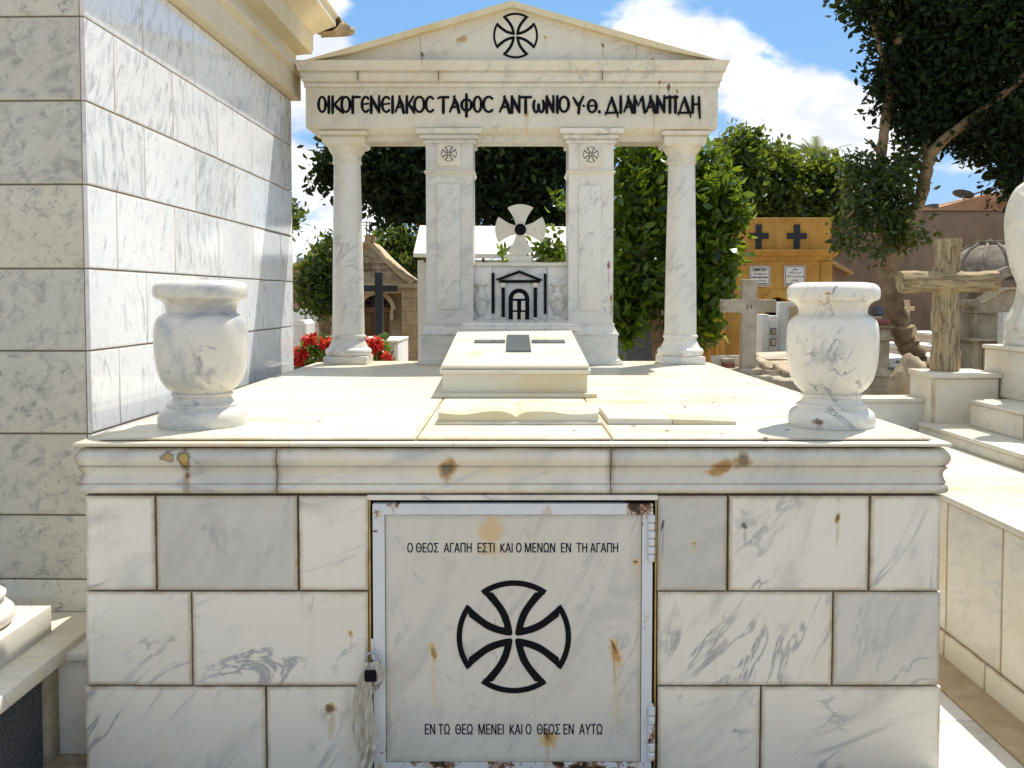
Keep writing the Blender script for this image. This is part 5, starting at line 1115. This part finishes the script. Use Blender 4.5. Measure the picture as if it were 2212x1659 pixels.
for i in range(len(A)): rl_.tube([D(A[i][0], A[i][1], 33.5), D(A[i][0], A[i][1] + 12, 33.5)], .03, 6)
rl_.tube([D(u, v, 33.5) for u, v in A], .03, 6); rl_.tube([D(2150, 405, 33.5), D(2153, 397, 33.5), D(2185, 388, 33.5), D(2190, 396, 33.5)], .03, 6); rl_.build('roof_railing', M['iron'], t)
t = thing('satellite_dish', 'grey satellite dish tilted on the peach building roof', 'dish', D(2082, 430, 33)); mb = MB(); vs, fs = [], []
for i in range(9):
    for k_ in range(28): r_ = .36 * i / 8; a = k_ * math.pi / 14; vs.append(Vector((r_ * math.cos(a), r_ * math.sin(a), .55 * r_ * r_)))
for i in range(8):
    for k_ in range(28): fs.append((i * 28 + k_, i * 28 + (k_ + 1) % 28, (i + 1) * 28 + (k_ + 1) % 28, (i + 1) * 28 + k_))
rm = Matrix.Rotation(R(18), 3, 'Y') @ Matrix.Rotation(R(-12), 3, 'X'); c_ = at(2080, 423, 33); mb.add([rm @ v + c_ for v in vs], fs); mb.build('reflector', M['dark_stone'], t)
mb = MB(); mb.tube([c_, D(2085, 436, 33)], .03, 8); mb.tube([c_ + rm @ Vector((0, 0, .02)), c_ + rm @ Vector((0, .1, .34))], .012, 6); mb.build('mount', M['cable'], t)
t = thing('pitched_roof_shed', 'brown shed corner with sloping tiled eave between ochre mausoleum and tree', 'shed', (xu(1815, 600, 20), 20, 0)); P2_ = lambda u, v: (xu(u, v, 20), zv(v, 20))
mb = MB(); mb.prism([P2_(1775, 690), P2_(1775, 566), P2_(1796, 572), P2_(1828, 592), P2_(1850, 640), P2_(1850, 690)], 20, 22, .2); mb.build('wall', M['brown_wall'], t, smooth=0)
mb = MB(); mb.prism([P2_(1770, 558), P2_(1800, 566), P2_(1838, 589), P2_(1836, 594), P2_(1798, 573), P2_(1770, 566)], 19.8, 22, .2); mb.build('eave', M['chapel'], t, smooth=0)

# whitewashed shelter behind the temple
t = thing('white_roofed_shelter', 'low shelter with a plain whitewashed sloping roof behind the temple', 'shelter', (xu(1060, 600, 12.5), 12.5, 0)); vs = [at(893, 547, 12), at(1300, 551, 12), at(1300, 490, 13.2), at(907, 487, 13.2)]
mb = MB(); nv = [Vector((v.x, v.y, v.z - .05)) for v in vs]; mb.add(vs + nv, [(0, 1, 2, 3), (7, 6, 5, 4), (0, 4, 5, 1), (1, 5, 6, 2), (2, 6, 7, 3), (3, 7, 4, 0)], .2); mb.build('roof', M['roofwhite'], t, smooth=0)
mb = MB(); boxd(mb, 900, 1300, 553, 557, 12.12, .1, .004)
for u in range(915, 1290, 42): boxd(mb, u, u + 4, 557, 566, 12.14, .5, .003)
mb.build('beam', M['woodbrown'], t)
mb = MB(); boxd(mb, 903, 1300, 562, 1100, 12.5, .6, .01); mb.build('wall', M['whitewash'], t)

# tan stone chapel
t = thing('stone_chapel', 'tan stone gabled chapel with inscription and arched wooden door', 'chapel', (xu(807, 700, 16), 16.8, 0)); Yc = 16.0; q = lambda v: zv(v, Yc); X = lambda u, v=660: xu(u, v, Yc)
mb = MB(); boxd(mb, 688, 719, 622, 1050, Yc, 1.6, .01); boxd(mb, 868, 917, 622, 1050, Yc, 1.6, .01); boxd(mb, 719.5, 867.5, 622, 634, Yc + .02, 1.6, .01); mb.build('pier', M['chapel'], t)
mb = MB(); boxd(mb, 719.5, 867.5, 634, 1050, Yc + .38, 1.2, 0); mb.build('recessed_wall', M['chapel_trim'], t)
mb = MB(); boxd(mb, 676, 930, 611, 622, Yc - .1, 1.8, .02); mb.build('string_course', M['chapel_trim'], t)
gp_ = [(703, 611), (704, 597), (710, 590), (722, 582), (745, 562), (770, 540), (789, 522), (797, 520), (806, 527), (830, 553), (862, 582), (884, 599), (897, 607), (898, 611)]
mb = MB(); mb.prism([(X(u, v), q(v)) for u, v in gp_], Yc - .03, Yc + 1.2, .3); mb.build('gable', M['chapel_trim'], t, smooth=0)
mb = MB(); inn = [(u, v) for u, v in gp_[1:-1]]; low = [(797 + (u - 797) * .90, v + 7) for u, v in inn]; mb.prism([(X(u, v), q(v)) for u, v in inn] + [(X(u, v), q(v)) for u, v in low[::-1]], Yc - .12, Yc + .1, .3); mb.build('gable_moulding', M['chapel_trim'], t, smooth=0)
mb = MB(); boxd(mb, 787, 803, 510, 522, Yc - .08, .4, .02); boxd(mb, 785, 805, 508, 511, Yc - .1, .45, .01); mb.build('finial_block', M['chapel_trim'], t)
mb = MB(); mb.prism([(X(735), q(606)), (X(878), q(606)), (X(850), q(585)), (X(812), q(545)), (X(797), q(535)), (X(780), q(548)), (X(755), q(575))], Yc - .045, Yc - .02, .1); pl = mb.build('inscription_plaque', M['weathered'], t, smooth=0)
for s_, a, c_, e_, g_ in (('ΤΑΦΟΣ ΟΙKΟΓΕΝΕΙΑΣ', 764, 841, 568, 576), ('ΘΕΟΔΩΡΟΥ KΑΣΤΗ', 768, 850, 579, 587)): tl(s_, a, c_, e_, g_, Yc - .047, M['woodbrown'], pl, thick=.003, bold=.015)
mb = MB()
for j, v in enumerate((591.5, 596, 601)):
    for i in range(16):
        u = 740 + 8 * i + rnd.uniform(0, 2); 
        if rnd.random() < .85: boxd(mb, u, u + rnd.uniform(3, 6), v, v + 1.1, Yc - .049, .004, 0)
mb.build('small_lettering', M['woodbrown'], pl, smooth=0)
mb = MB(); 
for i in range(14): a = rnd.uniform(0, 6.28); r_ = rnd.uniform(2, 9); mb.tube([D(796 + r_ * math.cos(a), 556 + r_ * math.sin(a), Yc - .05), D(796 + (r_ + 4) * math.cos(a + .6), 556 + (r_ + 4) * math.sin(a + .6), Yc - .05)], .012, 6)
mb.build('carved_wreath', M['chapel_trim'], pl)
cxA, zA = X(808), q(670); kk = Yc / F
ao = [(cxA + 43 * kk * math.cos(a), zA + 43 * kk * math.sin(a)) for a in np.linspace(0, math.pi, 19)]; ai = [(cxA + 33 * kk * math.cos(a), zA + 33 * kk * math.sin(a)) for a in np.linspace(math.pi, 0, 19)]
mb = MB(); mb.prism(ao + ai, Yc + .22, Yc + .40, .4); boxd(mb, 842, 850, 669, 692, Yc + .22, .16, .01); boxd(mb, 766, 774, 669, 692, Yc + .22, .16, .01); mb.build('arch', M['chapel_trim'], t, smooth=0)
mb = MB(); mb.prism([(cxA + 32 * kk * math.cos(a), q(665) + 32 * kk * math.sin(a)) for a in np.linspace(0, math.pi, 19)], Yc + .35, Yc + .385, .4); mb.build('fanlight', M['void'], t, smooth=0)
mb = MB()
for r_ in (12, 24): mb.tube([(cxA + r_ * kk * math.cos(a), Yc + .34, q(655) + r_ * kk * .8 * math.sin(a)) for a in np.linspace(0, 2 * math.pi, 20)], .012, 5)
for a in np.linspace(.3, 2.84, 7): mb.tube([(cxA, Yc + .34, q(663)), (cxA + 31 * kk * math.cos(a), Yc + .34, q(665) + 31 * kk * math.sin(a))], .009, 5)
mb.build('fanlight_grille', M['iron'], t)
for u0, u1 in ((777, 807), (809, 840)):
    mb = MB(); boxd(mb, u0, u1, 676, 1050, Yc + .33, .05, .01)
    boxd(mb, u0 + 5, u1 - 5, 684, 720, Yc + .31, .05, .01); boxd(mb, u0 + 5, u1 - 5, 728, 900, Yc + .31, .05, .01); mb.build('door', M['woodbrown'], t)
mb = MB(); boxd(mb, 774, 843, 663, 675, Yc + .3, .08, .01); mb.build('door_lintel', M['woodbrown'], t)
mb = MB()
for u in (792, 798): mb.tube([D(u, 508, Yc), D(u, 478, Yc)], .011, 8)
mb.tube([D(778, 481, Yc), D(812, 481, Yc)], .008, 6); mb.tube([D(778, 487, Yc), D(812, 487, Yc)], .006, 6)
mb.build('open_metal_cross', M['cable'], t)
t = stone_cross('metal_cross', 'tall plain dark slate cross in front of the stone chapel door', 817.8, 588, 737, 777, 858.5, 616, 630, 8, 9.6, M['slate'], .09)
t = thing('white_box_tomb', 'low white box tomb carrying the tall dark cross', 'tomb', (xu(810, 780, 9.5), 9.8, 0)); mb = MB()
boxd(mb, 766, 853, 742, 1100, 9.45, .8, .01); mb.build('recessed_panel', M['panel_marble'], t); mb = MB(); boxd(mb, 760, 860, 735, 741.8, 9.38, .95, .006); boxd(mb, 852.5, 861, 742, 1100, 9.4, .9, .006); mb.build('frame', M['whitewash'], t)
t = thing('white_stele', 'narrow white gravestone with chamfered top beyond the flecked mausoleum', 'headstone', (xu(652, 770, 11), 11, 0)); mb = MB()
Xs = lambda u, v: (xu(u, v, 11), zv(v, 11)); mb.prism([Xs(636, 790), Xs(636, 700), Xs(644, 692), Xs(654, 692), Xs(661, 700), Xs(663, 790), (xu(663, 790, 11), 0), (xu(636, 790, 11), 0)], 11, 11.5, .3); mb.build('slab', M['whitewash'], t, smooth=0)
mb = MB(); boxd(mb, 640, 655, 704, 770, 10.985, .02, .003); mb.build('inset_panel', M['panel_marble'], t)
stone_cross('stone_cross', 'tiny white cross on a far grave beside the chapel', 659, 672, 692, 655.5, 662.5, 677, 680, 1.6, 14, M['whitewash'], .05, [(655, 664, 691, 1000, .05)])
for u0, u1, v0, Y, lab in ((664, 672, 706, 15, 'small cream block grave next to the tiny white cross'), (672, 689, 668, 18, 'grey headstone standing against the side of the chapel'), (655, 690, 742, 14, 'pale low grave at the foot of the chapel side')):
    mb = MB(); boxd(mb, u0, u1, v0, 1000, Y, .4, .03); boxd(mb, u0 - 1, u1 + 1, v0 - 2, v0 + 2, Y - .04, .5, .01); o = mb.build('grave_marker', M['whitewash'] if 'grey' not in lab else M['panel_marble'], None); recenter(o); tag(o, lab, 'grave')
t = thing('tan_building', 'far tan building with a sloping roof edge and rooftop tank', 'building', (xu(690, 650, 27), 27, 0)); P = lambda u, v: (xu(u, v, 27), zv(v, 27))
mb = MB(); mb.prism([P(560, 760), P(560, 610), P(640, 572), P(700, 548), P(715, 545), P(770, 560), P(770, 760)], 27, 31, .3); mb.build('wall', M['peach_wall'], t, smooth=0)
mb = MB(); mb.prism([P(560, 606), P(640, 568), P(702, 543), P(702, 548), P(640, 574), P(560, 611)], 26.8, 31, .3); mb.build('roof_edge', M['weathered'], t, smooth=0)
mb = MB(); boxd(mb, 640, 655, 556, 566, 27.5, 1, .02); mb.build('rooftop_tank', M['cable'], t)
mb = MB(); boxd(mb, 560, 770, 667, 900, 25.9, .3, .01); o = mb.build('low_cream_wall', M['whitewash'], None); recenter(o); tag(o, 'low cream wall in front of the far tan building', 'wall')
mb = MB(); mb.box(-30, xu(700, 700, 40), 40, 40.4, 0, 2.6, .02); o = mb.build('far_wall', M['brown_wall'], None); recenter(o); tag(o, 'distant brown cemetery wall beyond the chapel', 'wall')
mb = MB(); mb.box(xu(700, 700, 40) + .01, 40, 40.5, 41, 0, 2.4, .02); o = mb.build('far_wall', M['weathered'], None); recenter(o); tag(o, 'distant grey cemetery wall behind the trees', 'wall')
t = thing('pebble_dash_tomb', 'grey pebble dash tomb side under the leafy bush', 'tomb', (xu(1390, 780, 9.8), 9.8, 0)); mb = MB(); boxd(mb, 1352, 1424, 696, 1100, 9.8, .8, .01); mb.build('side', M['granite'], t); mb = MB(); boxd(mb, 1340, 1428, 690, 696, 9.76, .9, .006); mb.build('edge', M['whitewash'], t)

# ---------------------------------------------------------------- trees and plants
def tree(name, label, base, group=None, cat='tree'): return thing(name, label, cat, base, group)
# leafy bush beside the right column
Yv = 8.6; t = tree('leafy_bush', 'dense glossy green ficus bush between the temple and the ochre mausoleum', (xu(1432, 780, Yv), Yv + .1, 0))
mb = MB(); limb(mb, [(xu(1428, 780, Yv), Yv + .15, 0), D(1424, 780, Yv + .15), D(1418, 700, Yv + .15), D(1430, 600, Yv + .2), D(1440, 450, Yv + .2)], .07, .03)
limb(mb, [D(1421, 720, Yv + .15), D(1480, 640, Yv + .1), D(1540, 560, Yv)], .03, .012); limb(mb, [D(1421, 690, Yv + .15), D(1380, 620, Yv + .1), D(1370, 520, Yv)], .03, .012); limb(mb, [D(1424, 660, Yv + .2), D(1500, 520, Yv + .2), D(1560, 400, Yv + .2)], .03, .01); mb.build('trunk', M['bark'], t)
cl = [ell(1395, 430, Yv, 84, 92, .42), ell(1380, 560, Yv, 74, 110, .42), ell(1460, 560, Yv + .2, 95, 130, .45), ell(1470, 420, Yv, 85, 80, .4), ell(1527, 425, Yv, 50, 68, .34), ell(1528, 540, Yv, 46, 80, .34), ell(1515, 635, Yv, 42, 44, .28, .6), ell(1350, 650, Yv, 40, 50, .25, .6), ell(1385, 345, Yv, 44, 34, .25, .4), ell(1566, 470, Yv, 26, 26, .18, .25), ell(1495, 685, Yv, 45, 30, .25, .35), ell(1345, 700, Yv, 24, 30, .15, .22), ell(1510, 705, Yv, 26, 18, .15, .1), ell(1438, 325, Yv, 40, 22, .2, .2), ell(1515, 350, Yv, 20, 18, .15, .08), ell(1562, 395, Yv, 14, 18, .12, .07), ell(1545, 615, Yv, 14, 24, .12, .09)]
leaves('foliage', cl, 16000, .098, M['leaf_bush'], t, 3, per=14, spread=.11, shell=.6)
# sprigs behind the flared cross and pillar
Yq = 7.35; t = tree('young_ficus_shrub', 'bright green leafy sprigs rising behind the white flared cross', (xu(1180, 600, Yq), Yq, 0), cat='shrub')
mb = MB(); mb.tube([(xu(1150, 600, Yq), Yq, 0), D(1150, 590, Yq), D(1138, 545, Yq), D(1128, 522, Yq)], [.018, .012, .007, .003], 6); mb.tube([D(1150, 600, Yq), D(1180, 560, Yq), D(1200, 530, Yq)], [.012, .008, .004], 6); mb.tube([D(1150, 600, Yq), D(1090, 570, Yq), D(1086, 548, Yq)], [.01, .006, .003], 6); mb.tube([D(1180, 562, Yq), D(1160, 535, Yq), D(1140, 515, Yq)], .004, 5); mb.build('stem', M['twig'], t)
leaves('foliage', [ell(1190, 552, Yq, 28, 16, .12, 1), ell(1172, 540, Yq, 14, 14, .06, .25), ell(1087, 553, Yq, 9, 10, .05, .28), ell(1216, 450, Yq, 10, 34, .06, .5), ell(1212, 548, Yq, 14, 14, .08, .4), ell(1205, 500, Yq, 8, 12, .05, .1)], 430, .062, M['leaf_bush'], t, 8, per=8, spread=.06)
# big dark ficus behind the temple
Yt = 15.5; t = tree('big_ficus_tree', 'huge dark ficus tree behind the temple and white roof', (xu(960, 700, Yt + 1), Yt + 1, 0))
mb = MB(); limb(mb, [(xu(970, 780, Yt + 1), Yt + 1, 0), D(965, 600, Yt + 1), D(945, 480, Yt + 1), D(930, 380, Yt + 1)], .32, .2); limb(mb, [D(952, 520, Yt + 1), D(900, 470, Yt + .3), D(850, 400, Yt), D(800, 350, Yt)], .13, .05); limb(mb, [D(955, 510, Yt + 1), D(1060, 430, Yt + .5), D(1150, 350, Yt)], .14, .05); mb.build('trunk', M['bark'], t)
cl = [ell(830, 370, Yt, 60, 62, .9), ell(920, 385, Yt, 85, 75, 1.0), ell(1040, 390, Yt, 110, 110, 1.1), ell(1150, 390, Yt, 100, 110, 1.0), ell(1000, 330, Yt, 150, 70, 1.2), ell(865, 440, Yt, 50, 18, .5, .4), ell(760, 350, Yt, 45, 40, .5, .35), ell(900, 300, Yt, 120, 60, 1), ell(1120, 300, Yt, 130, 60, 1), ell(1180, 470, Yt, 60, 40, .6, .5), ell(970, 465, Yt + 1, 45, 35, .8, .4), ell(1220, 330, Yt, 60, 70, .8, .6), ell(714, 372, Yt, 18, 34, .3, .12)]
leaves('foliage', cl, 42000, .125, M['leaf_dark'], t, 5, per=22, spread=.26, shell=.4)
# tree right of chapel, left trees
Yt = 21; t = tree('small_green_tree', 'mid green bushy tree rising between chapel gable and white roof', (xu(880, 700, Yt), Yt, 0)); mb = MB(); limb(mb, [(xu(880, 700, Yt), Yt, 0), D(880, 640, Yt), D(872, 560, Yt)], .16, .08); mb.build('trunk', M['bark'], t)
leaves('foliage', [ell(850, 535, Yt, 34, 40, .5), ell(885, 560, Yt, 45, 45, .6), ell(910, 600, Yt, 45, 50, .6), ell(840, 560, Yt, 25, 30, .4, .5)], 6500, .13, M['leaf_mid'], t, 6, per=20, spread=.2)
Yt = 14; t = tree('small_green_tree', 'dark green tree between the tan building and the stone chapel', (xu(690, 700, Yt), Yt, 0)); mb = MB(); limb(mb, [(xu(700, 700, Yt), Yt, 0), D(700, 650, Yt), D(690, 560, Yt)], .10, .05); mb.build('trunk', M['bark'], t)
leaves('foliage', [ell(714, 562, Yt, 20, 32, .3), ell(692, 605, Yt, 25, 34, .35), ell(702, 640, Yt, 32, 26, .35), ell(673, 595, Yt, 10, 13, .15, .25), ell(666, 638, Yt, 15, 15, .2, .3)], 6000, .085, M['leaf_mid'], t, 7, per=18, spread=.16)
Yt = 13; t = tree('small_green_tree', 'dark tree spray peeping past the far edge of the flecked mausoleum', (xu(600, 700, Yt), Yt, 0)); mb = MB(); limb(mb, [(xu(600, 700, Yt), Yt, 0), D(600, 600, Yt), D(605, 480, Yt)], .10, .04); mb.build('trunk', M['bark'], t)
leaves('foliage', [ell(617, 471, Yt, 17, 11, .15), ell(598, 470, Yt, 25, 25, .3)], 1300, .10, M['leaf_mid'], t, 17, per=14, spread=.14)
# tree row behind the ochre mausoleum
for i, (u, Y, lab, cl) in enumerate(((1590, 23, 'tall pointed green tree nearest the bush, behind the ochre mausoleum', [(1592, 335, 22, 50), (1575, 380, 30, 55), (1610, 390, 36, 60), (1600, 440, 55, 45), (1600, 300, 10, 18), (1622, 320, 8, 20), (1570, 340, 8, 18)]),
                                      (1665, 23.5, 'middle bushy tree of the row behind the ochre mausoleum', [(1650, 365, 18, 40), (1690, 362, 14, 34), (1670, 400, 50, 60), (1660, 450, 60, 40)]),
                                      (1770, 24, 'bushy tree of the row standing in front of the palm', [(1740, 385, 30, 38), (1785, 385, 28, 34), (1765, 420, 60, 55), (1720, 440, 50, 45), (1810, 430, 35, 45)]))):
    t = tree('row_tree', lab, (xu(u, 700, Y), Y, 0), 'trees behind the ochre mausoleum'); mb = MB(); limb(mb, [(xu(u, 700, Y), Y, 0), D(u, 600, Y), D(u, 420, Y)], .2, .07); mb.build('trunk', M['bark'], t)
    leaves('foliage', [ell(a, b_, Y, c_, d_, .7, c_ * d_) for a, b_, c_, d_ in cl], 9500, .17, M['leaf_mid'], t, 20 + i, per=20, spread=.26, shell=.6)
Y = 28; t = tree('date_palm', 'date palm with grey green fronds showing above the tree row', (xu(1765, 700, Y), Y, 0), cat='palm'); mb = MB(); limb(mb, [(xu(1765, 700, Y), Y, 0), D(1765, 500, Y), D(1765, 370, Y)], .2, .18); mb.build('trunk', M['bark'], t)
mb = MB(); c_ = at(1765, 352, Y)
for i in range(26):
    a = rnd.uniform(0, 6.28); up = rnd.uniform(.3, 1.35); Ln = rnd.uniform(.9, 1.35); d_ = Vector((math.cos(a) * math.cos(up), math.sin(a) * math.cos(up), math.sin(up))); prev = c_
    for s_ in range(14):
        f_ = (s_ + 1) / 14; p_ = c_ + d_ * Ln * f_ + Vector((0, 0, -.35 * f_ * f_ * Ln)); tt = (p_ - prev).normalized(); side = tt.cross(Vector((0, 0, 1))); side = side.normalized() if side.length > .01 else Vector((1, 0, 0)); l_ = .34 * (1 - abs(f_ - .45) * 1.1)
        for sg in (-1, 1): tip = p_ + side * sg * l_ * .8 + tt * l_ * .6; mb.add([prev, p_, tip], [(0, 1, 2)], rnd.random())
        prev = p_
mb.build('frond', M['leaf_palm'], t, smooth=0)
# large ficus on the right
Yf = 9.6; t = tree('leaning_ficus_tree', 'large ficus with a leaning forked trunk and a dark spreading crown', (xu(1990, 790, Yf), Yf, 0))
mb = MB(); k = Yf / F
limb(mb, [(xu(2010, 830, Yf), Yf, 0), D(2002, 850, Yf), D(1983, 785, Yf), D(1955, 730, Yf), D(1931, 660, Yf), D(1921, 590, Yf), D(1922, 530, Yf)], 25 * k, 19 * k, 8, 16, .05)
limb(mb, [D(1922, 540, Yf), D(1912, 470, Yf), D(1903, 390, Yf), D(1906, 320, Yf), D(1914, 250, Yf), D(1926, 180, Yf), D(1940, 60, Yf), D(1960, -80, Yf)], 14 * k, 7 * k, 7, 12, .06)
limb(mb, [D(1930, 560, Yf), D(1958, 500, Yf - .1), D(1990, 420, Yf - .1), D(2005, 350, Yf - .1), D(2030, 310, Yf - .2), D(2080, 270, Yf - .3), D(2160, 210, Yf - .4), D(2260, 120, Yf - .4)], 16 * k, 7 * k, 7, 12, .05)
limb(mb, [D(2005, 345, Yf - .1), D(2000, 290, Yf), D(2010, 180, Yf), D(2050, 60, Yf)], 10 * k, 4 * k); limb(mb, [D(1905, 335, Yf), D(1890, 318, Yf), D(1880, 303, Yf - .02)], 6 * k, 3 * k); mb.tube([D(1889, 314, Yf), D(1875, 306, Yf), D(1866, 298, Yf)], [.018, .012, .004], 6); limb(mb, [D(1908, 400, Yf), D(1860, 440, Yf - .2), D(1830, 470, Yf - .3)], .03, .01); limb(mb, [D(1926, 200, Yf), D(1900, 100, Yf), D(1880, 20, Yf)], .04, .015)
for a, b_ in (((1940, 90), (1990, 40)), ((2080, 270), (2140, 330)), ((2120, 235), (2150, 150)), ((2050, 80), (2150, 20))): limb(mb, [D(*a, Yf - .2), D((a[0] + b_[0]) / 2, (a[1] + b_[1]) / 2 - 10, Yf - .1), D(*b_, Yf - .1)], .035, .012)
mb.build('trunk', M['bark'], t)
cl = [ell(2090, 60, Yf, 130, 130, .8, 2.2), ell(2180, 180, Yf, 110, 120, .7, 1.8), ell(1990, 30, Yf, 90, 75, .6, 1.1), ell(2020, 150, Yf, 75, 80, .5, 1.0), ell(2120, 250, Yf, 90, 60, .5, 1.0), ell(1930, 10, Yf, 70, 40, .4, .5), ell(1860, -12, Yf, 55, 30, .3, .3), ell(1965, 220, Yf, 45, 55, .35, .55), ell(2060, 290 - 30, Yf, 60, 55, .4, .6), ell(2200, 330, Yf, 60, 50, .4, .6), ell(2200, 395, Yf - .4, 32, 34, .25, .22), ell(2160, 300, Yf, 60, 36, .4, .5), ell(1935, 120, Yf, 35, 50, .3, .3), ell(1925, 205, Yf, 26, 18, .2, .12), ell(2000, 270, Yf, 45, 40, .3, .35), ell(2260, 40, Yf, 150, 160, .8, 2.0), ell(2290, 250, Yf, 110, 120, .7, 1.2), ell(2140, -80, Yf, 200, 80, .8, 1.5), ell(1905, 165, Yf, 18, 16, .15, .07)]
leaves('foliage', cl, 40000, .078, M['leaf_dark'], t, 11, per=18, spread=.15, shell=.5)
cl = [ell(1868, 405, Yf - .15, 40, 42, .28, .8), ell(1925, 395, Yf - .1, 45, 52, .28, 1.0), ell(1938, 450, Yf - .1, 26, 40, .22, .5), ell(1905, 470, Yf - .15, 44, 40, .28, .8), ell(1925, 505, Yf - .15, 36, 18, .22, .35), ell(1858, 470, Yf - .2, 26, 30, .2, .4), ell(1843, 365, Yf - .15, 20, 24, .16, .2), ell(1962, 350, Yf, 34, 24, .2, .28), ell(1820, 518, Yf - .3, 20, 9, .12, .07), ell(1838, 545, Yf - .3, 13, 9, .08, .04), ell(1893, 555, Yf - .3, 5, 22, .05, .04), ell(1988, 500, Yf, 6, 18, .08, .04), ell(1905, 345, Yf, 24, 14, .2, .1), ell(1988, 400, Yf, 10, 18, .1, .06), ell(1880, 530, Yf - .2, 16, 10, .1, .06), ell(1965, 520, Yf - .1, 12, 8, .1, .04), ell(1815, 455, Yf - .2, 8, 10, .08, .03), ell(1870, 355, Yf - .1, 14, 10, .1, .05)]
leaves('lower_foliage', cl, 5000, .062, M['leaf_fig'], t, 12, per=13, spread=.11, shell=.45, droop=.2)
# red geraniums behind the slab
Yg = 7.25
for lab, stems in (('larger cluster of red geraniums next to the flecked mausoleum wall', [(647, 762), (664, 735), (702, 742), (706, 752), (655, 770), (650, 782), (640, 778), (676, 738 - 6)]), ('smaller cluster of red geraniums beside the white box tomb', [(796, 742), (812, 738), (806, 757), (836, 773), (815, 747)])):
    u0 = sum(s_[0] for s_ in stems) / len(stems); t = tree('geranium_plant', lab, (xu(u0, 790, Yg), Yg, 0), 'geraniums behind the vault', cat='flowers'); mb = MB(); pet = []
    for i, (u, v) in enumerate(stems):
        Yi = Yg + rnd.uniform(-.06, .1); tip = at(u, v + 4, Yi); mb.tube([(xu(u0, 800, Yi), Yi, .75), tuple(tip * .5 + at((u + u0) / 2, v + 25, Yi) * .5), tuple(tip)], [.007, .005, .003], 6)
    mb.build('stem', M['twig'], t)
    for i, (u, v) in enumerate(stems): leaves('flower_head', [ell(u, v, Yg - .02, 9.5, 8.5, .03)], 90, .026, M['petal'], t, 40 + i, per=6, spread=.012, wid=.95, shell=.9)
    leaves('foliage', [ell(u + 6, v + 22, Yg + .06, 13, 14, .05) for u, v in stems], 26 * len(stems), .062, M['leaf_ger'], t, 60, per=6, spread=.05, wid=.9)
